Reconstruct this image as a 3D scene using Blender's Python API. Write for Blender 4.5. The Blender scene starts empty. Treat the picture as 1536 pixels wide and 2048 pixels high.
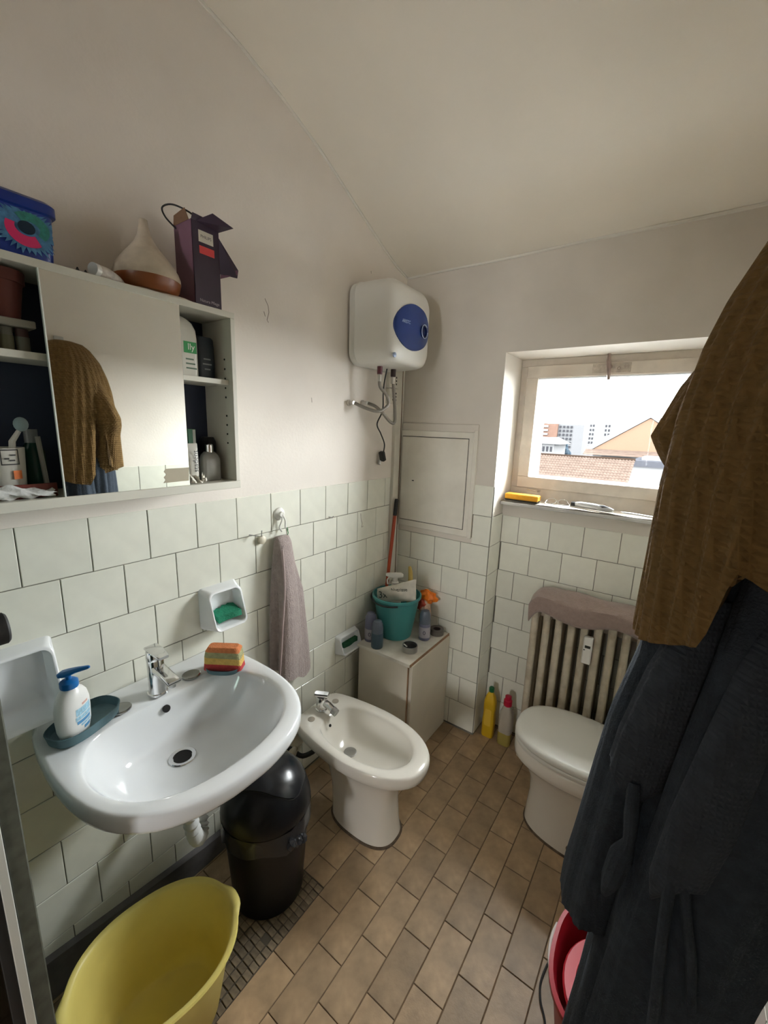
import bpy, math, random
import numpy as np
from mathutils import Vector, Matrix
random.seed(7); rng = np.random.default_rng(7)
SC = bpy.context.scene
COL = SC.collection
PI = math.pi

# ------------------------------------------------------------------ camera, world, light, exposure
cam_d = bpy.data.cameras.new('camera'); cam = bpy.data.objects.new('camera', cam_d); COL.objects.link(cam)
f_ = Vector((-0.56811358, 0.79799208, -0.20113578)); r_ = Vector((0.8101893, 0.58521592, 0.03340092)); u_ = Vector((-0.14436153, 0.14398254, 0.97899376))
m = Matrix(((r_.x, u_.x, -f_.x, 1.25105), (r_.y, u_.y, -f_.y, -0.13104), (r_.z, u_.z, -f_.z, 1.61970), (0, 0, 0, 1)))
cam.matrix_world = m
cam_d.sensor_fit = 'HORIZONTAL'; cam_d.sensor_width = 36.0; cam_d.lens = 823.5 / 1536 * 36
cam_d.clip_start = 0.02; cam_d.clip_end = 600
SC.camera = cam
w = bpy.data.worlds.new('overcast'); SC.world = w; w.use_nodes = True
bg = w.node_tree.nodes['Background']; bg.inputs[0].default_value = (0.985, 0.99, 1.0, 1); bg.inputs[1].default_value = 46.0
SC.view_settings.view_transform = 'Standard'; SC.view_settings.look = 'None'; SC.view_settings.gamma = 1
SC.view_settings.use_curve_mapping = False
SC.view_settings.exposure = 0.52
SC.cycles.max_bounces = 8; SC.cycles.diffuse_bounces = 6; SC.cycles.glossy_bounces = 3; SC.cycles.use_adaptive_sampling = True; SC.cycles.adaptive_threshold = .02; SC.cycles.transparent_max_bounces = 16
# light portal in the window opening (guides sky sampling, gives off nothing itself)
pl = bpy.data.lights.new('window_portal', 'AREA'); pl.shape = 'RECTANGLE'; pl.size = 0.80; pl.size_y = 0.62; pl.cycles.is_portal = True
po = bpy.data.objects.new('window_portal', pl); COL.objects.link(po); po.location = (0.952, 2.20, 1.64); po.rotation_euler = (-PI / 2, 0, 0)

p2 = bpy.data.lights.new('added_hall_portal', 'AREA'); p2.shape = 'RECTANGLE'; p2.size = 0.31; p2.size_y = 0.68; p2.cycles.is_portal = True  # sky sampling through the added hall window
po2 = bpy.data.objects.new('added_hall_portal', p2); COL.objects.link(po2); po2.location = (.985, -2.86, 1.53); po2.rotation_euler = (PI / 2, 0, 0)

# ------------------------------------------------------------------ materials
def S(r, g, b):
    f = lambda c: (c / 255 / 12.92) if c / 255 <= .04045 else ((c / 255 + .055) / 1.055) ** 2.4
    return (f(r), f(g), f(b))
MATS = {}
def M(name, rgb, rough=.5, metal=0.0, var=0.0, vs=8.0, bump=0.0, bs=60.0, rnd=0.0, spec=.5, coat=0.0, sheen=0.0, stain=None, ss=3.0, trans=0.0, wave=None, detail=4, sss=0.0, thin=None, emit=0):
    if name in MATS: return MATS[name]
    mt = bpy.data.materials.new(name); mt.use_nodes = True; nt = mt.node_tree; N = nt.nodes; L = nt.links
    p = N['Principled BSDF']; c4 = (*rgb, 1)
    p.inputs['Base Color'].default_value = c4; p.inputs['Roughness'].default_value = rough; p.inputs['Metallic'].default_value = metal
    p.inputs['Specular IOR Level'].default_value = spec; p.inputs['Coat Weight'].default_value = coat
    p.inputs['Sheen Weight'].default_value = sheen; p.inputs['Transmission Weight'].default_value = trans
    tc = N.new('ShaderNodeTexCoord'); out = None
    if var or stain:
        nz = N.new('ShaderNodeTexNoise'); nz.inputs['Scale'].default_value = vs; nz.inputs['Detail'].default_value = detail
        L.new(tc.outputs['Object'], nz.inputs['Vector'])
        rp = N.new('ShaderNodeMapRange'); rp.inputs[1].default_value = .3; rp.inputs[2].default_value = .7
        rp.inputs[3].default_value = 1 - var; rp.inputs[4].default_value = 1 + var; L.new(nz.outputs['Fac'], rp.inputs[0])
        mx = N.new('ShaderNodeVectorMath'); mx.operation = 'SCALE'; mx.inputs[0].default_value = rgb; L.new(rp.outputs[0], mx.inputs['Scale']); out = mx.outputs[0]
    if stain:
        n2 = N.new('ShaderNodeTexNoise'); n2.inputs['Scale'].default_value = ss; n2.inputs['Detail'].default_value = 6; L.new(tc.outputs['Object'], n2.inputs['Vector'])
        r2 = N.new('ShaderNodeMapRange'); r2.inputs[1].default_value = .5; r2.inputs[2].default_value = .75; r2.inputs[4].default_value = stain[1]; L.new(n2.outputs['Fac'], r2.inputs[0])
        m2 = N.new('ShaderNodeMix'); m2.data_type = 'RGBA'; L.new(r2.outputs[0], m2.inputs[0]); L.new(out, m2.inputs[6]); m2.inputs[7].default_value = (*stain[0], 1); out = m2.outputs[2]
    if rnd:
        oi = N.new('ShaderNodeObjectInfo'); r3 = N.new('ShaderNodeMapRange'); r3.inputs[3].default_value = 1 - rnd; r3.inputs[4].default_value = 1 + rnd
        L.new(oi.outputs['Random'], r3.inputs[0]); m3 = N.new('ShaderNodeVectorMath'); m3.operation = 'SCALE'
        if out: L.new(out, m3.inputs[0])
        else: m3.inputs[0].default_value = rgb
        L.new(r3.outputs[0], m3.inputs['Scale']); out = m3.outputs[0]
    if out: L.new(out, p.inputs['Base Color'])
    if bump or wave:
        if wave:
            sp = N.new('ShaderNodeSeparateXYZ'); L.new(tc.outputs['Object'], sp.inputs[0])
            def sn(a, k):
                ml = N.new('ShaderNodeMath'); ml.operation = 'MULTIPLY'; ml.inputs[1].default_value = k; L.new(a, ml.inputs[0])
                s2 = N.new('ShaderNodeMath'); s2.operation = 'SINE'; L.new(ml.outputs[0], s2.inputs[0]); return s2.outputs[0]
            ad = N.new('ShaderNodeMath'); ad.operation = 'ADD'; L.new(sp.outputs[0], ad.inputs[0]); L.new(sp.outputs[1], ad.inputs[1])
            a1 = sn(ad.outputs[0], wave); a2 = sn(sp.outputs[2], wave)
            mm = N.new('ShaderNodeMath'); mm.operation = 'MAXIMUM'; L.new(a1, mm.inputs[0]); L.new(a2, mm.inputs[1]); h = mm.outputs[0]
        else:
            nb = N.new('ShaderNodeTexNoise'); nb.inputs['Scale'].default_value = bs; nb.inputs['Detail'].default_value = 5; L.new(tc.outputs['Object'], nb.inputs['Vector']); h = nb.outputs['Fac']
        b = N.new('ShaderNodeBump'); b.inputs['Strength'].default_value = bump; b.inputs['Distance'].default_value = .004; L.new(h, b.inputs['Height']); L.new(b.outputs[0], p.inputs['Normal'])
    if thin is not None:   # a clear thin pane: mostly see-through with a surface reflection
        tr = N.new('ShaderNodeBsdfTransparent'); tr.inputs[0].default_value = (*thin[0], 1); gl = N.new('ShaderNodeBsdfGlossy'); gl.inputs[1].default_value = .02
        mxs = N.new('ShaderNodeMixShader'); fr = N.new('ShaderNodeFresnel'); fr.inputs[0].default_value = thin[1]
        L.new(fr.outputs[0], mxs.inputs[0]); L.new(tr.outputs[0], mxs.inputs[1]); L.new(gl.outputs[0], mxs.inputs[2]); L.new(mxs.outputs[0], N['Material Output'].inputs[0])
    MATS[name] = mt; return mt

PAINT = M('wall_paint', (.78, .725, .66), .75, var=.05, vs=2.5, bump=.12, bs=90, stain=((.55, .47, .40), .25), ss=1.6)
CEIL = M('ceiling_paint', (.80, .745, .645), .8, var=.06, vs=1.8, bump=.10, bs=70)
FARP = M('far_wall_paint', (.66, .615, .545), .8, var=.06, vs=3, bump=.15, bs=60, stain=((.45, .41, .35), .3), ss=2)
TILE = M('wall_tile_glaze', (.765, .765, .675), .22, var=.03, vs=20, rnd=.04, coat=.2)
GROUT = M('tile_grout', (.16, .15, .12), .9, var=.3, vs=20)
FTILE = M('floor_tile_clay', (.36, .25, .145), .45, var=.30, vs=12, rnd=.16, bump=.15, bs=120, stain=((.22, .14, .08), .45), ss=18)
FGROUT = M('floor_grout', (.15, .10, .06), .9, var=.3, vs=30)
CER = M('white_ceramic', (.78, .80, .815), .1, var=.015, vs=5, coat=.5)
CERW = M('warm_ceramic', (.74, .71, .64), .16, var=.03, vs=5, coat=.4)
CHROME = M('chrome', (.75, .75, .75), .12, metal=1)
STEEL = M('brushed_steel', (.45, .45, .44), .35, metal=1)
BLACKP = M('black_plastic', (.006, .0065, .008), .34, spec=.3, var=.1, vs=6)
RUBBER = M('dark_rubber', (.015, .015, .015), .6)
WHITEP = M('white_plastic', (.75, .74, .70), .35)
CREAMP = M('cream_plastic', (.62, .57, .45), .4)
HOLE = M('dark_hole', (.01, .009, .008), .9)

# ------------------------------------------------------------------ mesh helpers
def V(*a): return np.array(a, float)
class MB:
    def __init__(s): s.v = []; s.f = []; s.T = None
    def add(s, vs, fs):
        o = len(s.v)
        for p in vs:
            p = np.asarray(p, float)
            if s.T is not None: p = s.T(p)
            s.v.append((float(p[0]), float(p[1]), float(p[2])))
        s.f += [tuple(i + o for i in q) for q in fs]; return s
    def box(s, x0, x1, y0, y1, z0, z1, c=0.0):
        if c <= 0:
            vs = [(x, y, z) for x in (x0, x1) for y in (y0, y1) for z in (z0, z1)]
            return s.add(vs, [(0, 1, 3, 2), (4, 6, 7, 5), (0, 4, 5, 1), (2, 3, 7, 6), (0, 2, 6, 4), (1, 5, 7, 3)])
        X = (x0, x1); Y = (y0, y1); Z = (z0, z1); vs = []; idx = {}
        for i in (0, 1):
            for j in (0, 1):
                for k in (0, 1):
                    sx, sy, sz = (c if i == 0 else -c), (c if j == 0 else -c), (c if k == 0 else -c)
                    idx[i, j, k, 0] = len(vs); vs.append((X[i], Y[j] + sy, Z[k] + sz))
                    idx[i, j, k, 1] = len(vs); vs.append((X[i] + sx, Y[j], Z[k] + sz))
                    idx[i, j, k, 2] = len(vs); vs.append((X[i] + sx, Y[j] + sy, Z[k]))
        fs = []
        for i in (0, 1): fs.append([idx[i, j, k, 0] for j, k in ((0, 0), (1, 0), (1, 1), (0, 1))])
        for j in (0, 1): fs.append([idx[i, j, k, 1] for i, k in ((0, 0), (1, 0), (1, 1), (0, 1))])
        for k in (0, 1): fs.append([idx[i, j, k, 2] for i, j in ((0, 0), (1, 0), (1, 1), (0, 1))])
        for i in (0, 1):
            for j in (0, 1): fs.append([idx[i, j, 0, 0], idx[i, j, 1, 0], idx[i, j, 1, 1], idx[i, j, 0, 1]])
            for k in (0, 1): fs.append([idx[i, 0, k, 0], idx[i, 1, k, 0], idx[i, 1, k, 2], idx[i, 0, k, 2]])
        for j in (0, 1):
            for k in (0, 1): fs.append([idx[0, j, k, 1], idx[1, j, k, 1], idx[1, j, k, 2], idx[0, j, k, 2]])
        for i in (0, 1):
            for j in (0, 1):
                for k in (0, 1): fs.append([idx[i, j, k, q] for q in (0, 1, 2)])
        return s.add(vs, fs)
    def loft(s, rings, closed=True, cap0=False, cap1=False):
        n = len(rings[0]); vs = [p for r in rings for p in r]; fs = []
        for a in range(len(rings) - 1):
            for i in range(n if closed else n - 1):
                j = (i + 1) % n; fs.append((a * n + i, a * n + j, (a + 1) * n + j, (a + 1) * n + i))
        if cap0: fs.append(tuple(range(n))[::-1])
        if cap1: fs.append(tuple((len(rings) - 1) * n + i for i in range(n)))
        return s.add(vs, fs)
    def lathe(s, c, prof, n=24, axis=(0, 0, 1), cap0=True, cap1=True, sx=1.0, sy=1.0):
        ax = Vector(axis).normalized(); q = ax.to_track_quat('Z', 'Y') if abs(ax.z) < .999 else None
        rings = []
        for r, z in prof:
            ring = []
            for i in range(n):
                a = 2 * PI * i / n; p = Vector((r * sx * math.cos(a), r * sy * math.sin(a), z))
                if q: p = q @ p
                ring.append((c[0] + p.x, c[1] + p.y, c[2] + p.z))
            rings.append(ring)
        return s.loft(rings, True, cap0, cap1)
    def tube(s, pts, r, n=8, cap=True, smooth=0):
        P = [Vector(p) for p in pts]
        if smooth: P = crom(P, smooth)
        rs = r if isinstance(r, (list, tuple)) else [r] * len(P)
        if len(rs) != len(P): rs = list(np.interp(np.linspace(0, 1, len(P)), np.linspace(0, 1, len(rs)), rs))
        rings = []; up = None
        for i, p in enumerate(P):
            t = (P[min(i + 1, len(P) - 1)] - P[max(i - 1, 0)])
            t = t.normalized() if t.length > 1e-9 else Vector((0, 0, 1))
            if up is None: up = t.orthogonal().normalized()
            up = (up - t * up.dot(t)); up = up.normalized() if up.length > 1e-6 else t.orthogonal().normalized()
            b = t.cross(up)
            rings.append([tuple(p + (up * math.cos(2 * PI * k / n) + b * math.sin(2 * PI * k / n)) * rs[i]) for k in range(n)])
        return s.loft(rings, True, cap, cap)
    def ell(s, c, rx, ry, rz, n=16, m=9):
        rings = []
        for a in range(m):
            t = -PI / 2 + PI * a / (m - 1); t = max(min(t, PI / 2 - .02), -PI / 2 + .02)
            rings.append([(c[0] + rx * math.cos(t) * math.cos(2 * PI * i / n), c[1] + ry * math.cos(t) * math.sin(2 * PI * i / n), c[2] + rz * math.sin(t)) for i in range(n)])
        return s.loft(rings, True, True, True)
    def grid(s, fn, nu, nv):
        vs = [fn(i / (nu - 1), j / (nv - 1)) for i in range(nu) for j in range(nv)]
        return s.add(vs, [(i * nv + j, (i + 1) * nv + j, (i + 1) * nv + j + 1, i * nv + j + 1) for i in range(nu - 1) for j in range(nv - 1)])
    def mesh(s, name, mat, off=(0, 0, 0), ang=.6, smooth=True):
        me = bpy.data.meshes.new(name); o = off
        me.from_pydata([(a - o[0], b - o[1], c - o[2]) for a, b, c in s.v], [], s.f); me.validate()
        import bmesh
        bm = bmesh.new(); bm.from_mesh(me); bmesh.ops.recalc_face_normals(bm, faces=bm.faces); bm.to_mesh(me); bm.free()
        if smooth: me.shade_smooth(); me.set_sharp_from_angle(angle=ang)
        if mat: me.materials.append(mat)
        return me
    def build(s, name, mat, parent=None, loc=None, ang=.6, smooth=True):
        off = wloc(parent) if parent else V(*(loc or (0, 0, 0)))
        o = bpy.data.objects.new(name, s.mesh(name, mat, off, ang, smooth)); COL.objects.link(o)
        if parent: o.parent = parent
        else: o.location = tuple(off)
        return o
def wloc(o):
    p = V(0, 0, 0)
    while o: p = p + V(*o.location); o = o.parent
    return p
def crom(P, k):
    out = []
    for i in range(len(P) - 1):
        p0, p1, p2, p3 = P[max(i - 1, 0)], P[i], P[i + 1], P[min(i + 2, len(P) - 1)]
        for j in range(k):
            t = j / k; out.append(.5 * ((2 * p1) + (p2 - p0) * t + (2 * p0 - 5 * p1 + 4 * p2 - p3) * t * t + (3 * p1 - p0 - 3 * p2 + p3) * t ** 3))
    out.append(P[-1]); return out
def thing(name, label, cat, loc, group=None):
    o = bpy.data.objects.new(name, None); o.empty_display_size = .02; COL.objects.link(o); o.location = loc
    o['label'] = label; o['category'] = cat
    if group: o['group'] = group
    return o
def tag(o, label, cat, group=None):
    o['label'] = label; o['category'] = cat
    if group: o['group'] = group
    return o
def struct(o): o['kind'] = 'structure'; return o
def turn(c, ang, tilt=0):
    ca, sa = math.cos(ang), math.sin(ang); ct, st = math.cos(tilt), math.sin(tilt)
    def T(p):
        x, y, z = p[0] - c[0], p[1] - c[1], p[2] - c[2]
        y, z = y * ct - z * st, y * st + z * ct
        return V(c[0] + x * ca - y * sa, c[1] + x * sa + y * ca, c[2] + z)
    return T
def polar(pts, c, n=72, k=6):
    """closed outline through pts, smoothed, resampled by angle about c"""
    P = [Vector((*p, 0)) for p in pts]; m_ = len(P); out = []
    for i in range(m_):
        p0, p1, p2, p3 = P[i - 1], P[i], P[(i + 1) % m_], P[(i + 2) % m_]
        for j in range(k):
            t = j / k; out.append(.5 * ((2 * p1) + (p2 - p0) * t + (2 * p0 - 5 * p1 + 4 * p2 - p3) * t * t + (3 * p1 - p0 - 3 * p2 + p3) * t ** 3))
    a = np.array([math.atan2(p.y - c[1], p.x - c[0]) for p in out]); r = np.array([math.hypot(p.y - c[1], p.x - c[0]) for p in out])
    o = np.argsort(a); a = a[o]; r = r[o]; a = np.concatenate([a - 2 * PI, a, a + 2 * PI]); r = np.concatenate([r, r, r])
    th = np.linspace(-PI, PI, n, endpoint=False); R = np.interp(th, a, r)
    return [(c[0] + R[i] * math.cos(th[i]), c[1] + R[i] * math.sin(th[i])) for i in range(n)]
def rz(ring, z): return [(x, y, z) for x, y in ring]
def mixr(a, b, t): return [(p[0] * (1 - t) + q[0] * t, p[1] * (1 - t) + q[1] * t) for p, q in zip(a, b)]
def scl(a, c, k): return [(c[0] + (p[0] - c[0]) * k, c[1] + (p[1] - c[1]) * k) for p in a]
def rrect(cy, cz, hy, hz, rad, n=8):
    out = []
    for qx, qy, a0 in ((1, 1, 0), (-1, 1, PI / 2), (-1, -1, PI), (1, -1, 3 * PI / 2)):
        for i in range(n + 1):
            a = a0 + PI / 2 * i / n; out.append((cy + qx * (hy - rad) + rad * math.cos(a), cz + qy * (hz - rad) + rad * math.sin(a)))
    return out
def text(name, s, mat, parent, o, u, v, size, align='CENTER'):
    cu = bpy.data.curves.new('t', 'FONT'); cu.body = s; cu.size = size; cu.align_x = align; cu.align_y = 'CENTER'
    to = bpy.data.objects.new('t', cu); COL.objects.link(to); bpy.context.view_layer.update()
    me = bpy.data.meshes.new_from_object(to.evaluated_get(bpy.context.evaluated_depsgraph_get()))
    bpy.data.objects.remove(to); bpy.data.curves.remove(cu)
    u = Vector(u).normalized(); v = Vector(v).normalized(); off = wloc(parent)
    for q in me.vertices:
        p = Vector(o) + u * q.co.x + v * q.co.y; q.co = (p.x - off[0], p.y - off[1], p.z - off[2])
    me.name = name; me.materials.clear(); me.materials.append(mat)
    ob = bpy.data.objects.new(name, me); COL.objects.link(ob); ob.parent = parent; return ob

# ------------------------------------------------------------------ room shell
T_ = 1.3608; SZ = .15; D1 = 1.761; D2 = 1.9063; XE = .5445; XR = 1.52; NR = 1.36
HEAD = 1.966
prof = [(1.78, 2.352), (1.648, 2.387), (1.52, 2.440), (1.378, 2.505), (1.25, 2.566), (1.139, 2.617), (.953, 2.684), (.801, 2.725), (.676, 2.749), (.5, 2.772), (.3, 2.788), (0, 2.80), (-1.3, 2.80)]
floor = struct(MB().box(-.1, 1.62, -1.4, 2.2, -.08, -.003).build('floor', FGROUT))
wl = struct(MB().box(-.12, 0, -1.4, 2.2, -.08, 2.95).build('wall_left', PAINT))
wr = struct(MB().box(XR, XR + .12, -1.4, 2.2, -.08, 2.95).build('wall_right', PAINT))
b = MB(); b.box(-.12, .42, -1.42, -1.3, -.08, 2.95); b.box(.94, XR + .12, -1.42, -1.3, -.08, 2.95); b.box(.42, .94, -1.42, -1.3, 2.08, 2.95)  # doorway gap added to let the hall's fill light in
wb = struct(b.build('wall_back', PAINT, smooth=False))
# unseen hall with a small window, added and sized for fill light
struct(MB().box(-.12, XR + .12, -2.95, -1.42, -.08, -.003).build('floor', M('added_hall_floor', (.35, .27, .18), .5)))
struct(MB().box(-.12, XR + .12, -2.95, -1.3, 2.45, 2.55).build('ceiling', CEIL)); struct(MB().box(-.12, .0, -2.95, -1.40, -.08, 2.5).build('wall_hall_added', PAINT)); struct(MB().box(XR, XR + .12, -2.95, -1.40, -.08, 2.5).build('wall_hall_added', PAINT))
b = MB(); b.box(-.12, .83, -2.95, -2.8, -.08, 2.5); b.box(1.14, XR + .12, -2.95, -2.8, -.08, 2.5); b.box(.83, 1.14, -2.95, -2.8, -.08, 1.2); b.box(.83, 1.14, -2.95, -2.8, 1.86, 2.5)
struct(b.build('wall_hall_added', PAINT, smooth=False))
b = MB()
b.box(0, XE, D1, 2.16, -.08, 2.5); b.box(NR, XR, D1, 2.16, -.08, 2.5); b.box(XE, NR, D1, 2.16, HEAD, 2.5); b.box(XE, NR, D2, 2.16, -.08, 1.262)
wf = struct(b.build('wall_far', FARP, smooth=False))
c_ = MB(); rr = [[(x, y, z) for y, z in prof] + [(x, y, z + .1) for y, z in prof[::-1]] for x in (-.12, XR + .12)]
c_.loft(rr, True, True, True); struct(c_.build('ceiling', CEIL))
BEAD = M('plaster_bead', (.72, .69, .62), .8, var=.05)
struct(MB().tube([(.003, y, z - .003) for y, z in prof], .006, 6).build('trim_1', BEAD))
struct(MB().tube([(x, D1 - .002, 2.355 + .002 * math.sin(9 * x)) for x in np.linspace(0, XR, 12)], .007, 6).build('trim_2', BEAD))

TC = {}
def tile(parent, plane, cx, cy, cz, wd, ht, mat, gap=.0012, th=.004, proud=.0035, ch=.0012, nm='tile'):
    """one glazed tile; plane: 'x+' faces +x, 'y-' faces -y, 'z+' faces up; wd/ht full pitch sizes"""
    key = (plane, round(wd, 3), round(ht, 3), mat.name)
    if key not in TC:
        a, h = wd / 2 - gap, ht / 2 - gap
        base = [(-a, -h, -.001), (a, -h, -.001), (a, h, -.001), (-a, h, -.001)]
        mid = [(x, y, proud - ch) for x, y, _ in base]; k = ch
        top = [(x - math.copysign(k, x), y - math.copysign(k, y), proud) for x, y, _ in base]
        vs = base + mid + top; fs = [(8, 9, 10, 11)]
        for i in range(4): j = (i + 1) % 4; fs += [(i, j, 4 + j, 4 + i), (4 + i, 4 + j, 8 + j, 8 + i)]
        mp = {'x+': lambda p: (p[2], p[0], p[1]), 'x-': lambda p: (-p[2], p[0], p[1]), 'y-': lambda p: (p[0], -p[2], p[1]), 'z+': lambda p: (p[0], p[1], p[2])}[plane]
        bb = MB(); bb.add([mp(p) for p in vs], fs); TC[key] = bb.mesh(nm, mat, ang=.3)
    o = bpy.data.objects.new(nm, TC[key]); COL.objects.link(o); o.parent = parent; o.location = (cx, cy, cz)
    t = random.gauss(0, .0035), random.gauss(0, .0035)
    o.rotation_euler = {'x': (0, t[0], t[1]), 'y': (t[0], 0, t[1]), 'z': (t[0] * .8, t[1] * .8, 0)}[plane[0]]
    return o
def run(a0, a1, off, pitch=SZ):
    k = math.floor((a0 - off) / pitch) ; out = []; p = off + k * pitch
    while p < a1 - 1e-6:
        q = p + pitch; s0, s1 = max(p, a0), min(q, a1)
        if s1 - s0 > .012: out.append((s0, s1))
        p = q
    return out
# left wall tiles
MB().box(-.01, .0008, -.62, 1.672, 0, T_ - .002).build('grout_bed', GROUT, wl)
RY = .72524
for r in range(9):
    z = T_ - SZ * (r + .5)
    for y0, y1 in run(-.60, 1.672, RY + (0 if r % 2 == 0 else SZ / 2)):
        tile(wl, 'x+', 0, (y0 + y1) / 2, z, y1 - y0, SZ, TILE)
# pilaster tiles (front) and its side, niche back wall
MB().box(.0, XE, D1 - .0008, D1 + .01, 0, T_ - SZ * 2 + .03).build('grout_bed', GROUT, wf)
MB().box(.44, XE, D1 - .0008, D1 + .01, 1.06, T_ - .002).build('grout_bed', GROUT, wf)
for r in range(9):
    z = T_ - SZ * (r + .5)
    a0 = .0 if r >= 2 else (.436 if r == 0 else .450)
    for x0, x1 in run(max(a0, .002), XE, .0943 if r % 2 == 0 else .1464):
        if x0 < .03 and r >= 2: x0 = .004
        tile(wf, 'y-', (x0 + x1) / 2, D1, z, x1 - x0, SZ, TILE)
    if r >= 1: tile(wf, 'x+', XE, (D1 + D2) / 2, z, D2 - D1 - .004, SZ, TILE)
MB().box(XE - .01, XE + .0008, D1 + .002, D2, 0, 1.211).build('grout_bed', GROUT, wf)
MB().box(XE, NR, D2 - .0008, D2 + .01, 0, 1.2).build('grout_bed', GROUT, wf)
for r in range(1, 9):
    z1 = T_ - SZ * r; z0 = z1 - SZ
    if r == 1: z1 = 1.203
    for x0, x1 in run(XE + .004, NR, .6351 if r % 2 == 1 else .7035):
        tile(wf, 'y-', (x0 + x1) / 2, D2, (z0 + z1) / 2, x1 - x0, z1 - z0, TILE)
# right wall tiles (seen in the mirror and beyond the robe)
MB().box(XR - .0008, XR + .01, -.2, D1, 0, T_ - .002).build('grout_bed', GROUT, wr)
for r in range(9):
    z = T_ - SZ * (r + .5)
    for y0, y1 in run(-.2, D1, .945 + (0 if r % 2 == 0 else SZ / 2)):
        tile(wr, 'x-', XR, (y0 + y1) / 2, z, y1 - y0, SZ, TILE)
# floor tiles
FX, FW, FY, FL = .72835, .098506, 1.19756, .199456
for u in range(-8, 9):
    x0, x1 = max(FX + u * FW, 0), min(FX + (u + 1) * FW, XR)
    if x1 - x0 < .015: continue
    ye = D1 if (x0 + x1) / 2 < XE or (x0 + x1) / 2 > NR else D2
    for y0, y1 in run(-.45, ye, FY + (0 if u % 2 == 0 else FL / 2), FL):
        tile(floor, 'z+', (x0 + x1) / 2, (y0 + y1) / 2, -.0035, x1 - x0, y1 - y0, FTILE, gap=.0014, ch=.0012)
CRK = M('plaster_crack', (.22, .18, .15), .9)
for pts in ([(0, .872, 2.043), (0, .885, 2.022), (0, .888, 2.002), (0, .879, 1.975), (0, .885, 1.968)], [(0, .866, 2.0), (0, .872, 1.985)], [(0, 1.093, 1.728), (0, 1.096, 1.709)], [(0, 1.462, 2.304), (0, 1.464, 2.294)], [(.0035, 1.423, 1.20), (.0035, 1.428, 1.165), (.0035, 1.436, 1.150), (.0035, 1.434, 1.128), (.0035, 1.446, 1.132)]):
    MB().tube(pts, .0011, 5).build('crack', CRK, wl)
# dark skirting strip along the left wall near the tub
SK = M('dark_skirting', (.13, .12, .12), .7, var=.3, vs=14)
bb = MB(); bb.loft([[(.0045, -.45, 0), (.03, -.45, 0), (.022, -.45, .14), (.0045, -.45, .145)], [(.0045, .05, 0), (.03, .05, 0), (.022, .05, .125), (.0045, .05, .13)], [(.0045, .52, 0), (.034, .52, 0), (.024, .52, .07), (.0045, .52, .076)], [(.0045, .86, 0), (.03, .86, 0), (.02, .86, .05), (.0045, .86, .055)]], True, True, True)
struct(bb.build('baseboard_left', SK))

# ------------------------------------------------------------------ window (structure) and outdoors
WOOD = M('painted_window_wood', (.56, .50, .42), .6, var=.12, vs=14, bump=.2, bs=70, stain=((.36, .27, .19), .5), ss=7)
WSTRIP = M('glazing_bead', (.75, .77, .80), .5)
YW = 1.99
win = struct(bpy.data.objects.new('window_1', None)); COL.objects.link(win); win.location = (.952, YW, 1.3)
def fr(x0, x1, z0, z1, t, y0, y1, mat, name):
    for a in ((x0, x1, z0, z0 + t), (x0, x1, z1 - t, z1), (x0, x0 + t, z0 + t, z1 - t), (x1 - t, x1, z0 + t, z1 - t)):
        MB().box(a[0], a[1], y0, y1, a[2], a[3], .002).build(name, mat, win)
fr(XE, NR, 1.30, HEAD, .034, YW + .006, YW + .07, WOOD, 'frame_bar')
MB().box(XE, NR, YW + .004, YW + .06, 1.272, 1.345, .002).build('frame_bar', WOOD, win)
fr(.578, 1.327, 1.345, 1.933, .055, YW - .008, YW + .045, WOOD, 'sash_bar')
fr(.629, 1.276, 1.396, 1.878, .006, YW + .004, YW + .03, WSTRIP, 'glazing_bead')
GLASS = M('window_glass', (1, 1, 1), .02, thin=((.95, .97, .97), 1.12))
MB().box(.630, 1.275, YW + .022, YW + .025, 1.397, 1.873).build('pane', GLASS, win)
fr(.612, 1.293, 1.375, 1.895, .022, YW + .075, YW + .17, WSTRIP, 'outer_frame_bar')
HND = M('old_brass_plate', (.42, .36, .29), .5, var=.2, vs=60)
pt_ = MB().box(.868, 1.018, YW - .012, YW - .007, 1.888, 1.927, .001).build('handle_plate', HND, win)
text('handle_plate_emboss', '*  o **', M('embossed', (.25, .2, .16), .6), pt_, (.975, YW - .0128, 1.907), (1, 0, 0), (0, 0, 1), .03)
h_ = M('worn_handle', (.24, .17, .14), .45, var=.2, vs=40)
hd = MB().tube([(.932, YW - .045, 1.962), (.934, YW - .05, 1.93), (.939, YW - .05, 1.90), (.943, YW - .046, 1.855)], [.006, .009, .0085, .006], 8).build('handle', h_, win)
MB().tube([(.934, YW - .05, 1.92), (.94, YW - .01, 1.913)], .006, 8).build('handle_stem', h_, hd)
MB().tube([(.64, YW - .03, 1.338), (.69, YW - .03, 1.334), (.70, YW - .012, 1.336)], .004, 6).build('latch_rod', HND, win)
# sill shelf
sill = MB().box(XE + .003, NR, 1.852, 1.99, 1.265, 1.281, .002).build('trim_3', M('sill_board', (.50, .49, .46), .5, var=.1, vs=12)); struct(sill)

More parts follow.
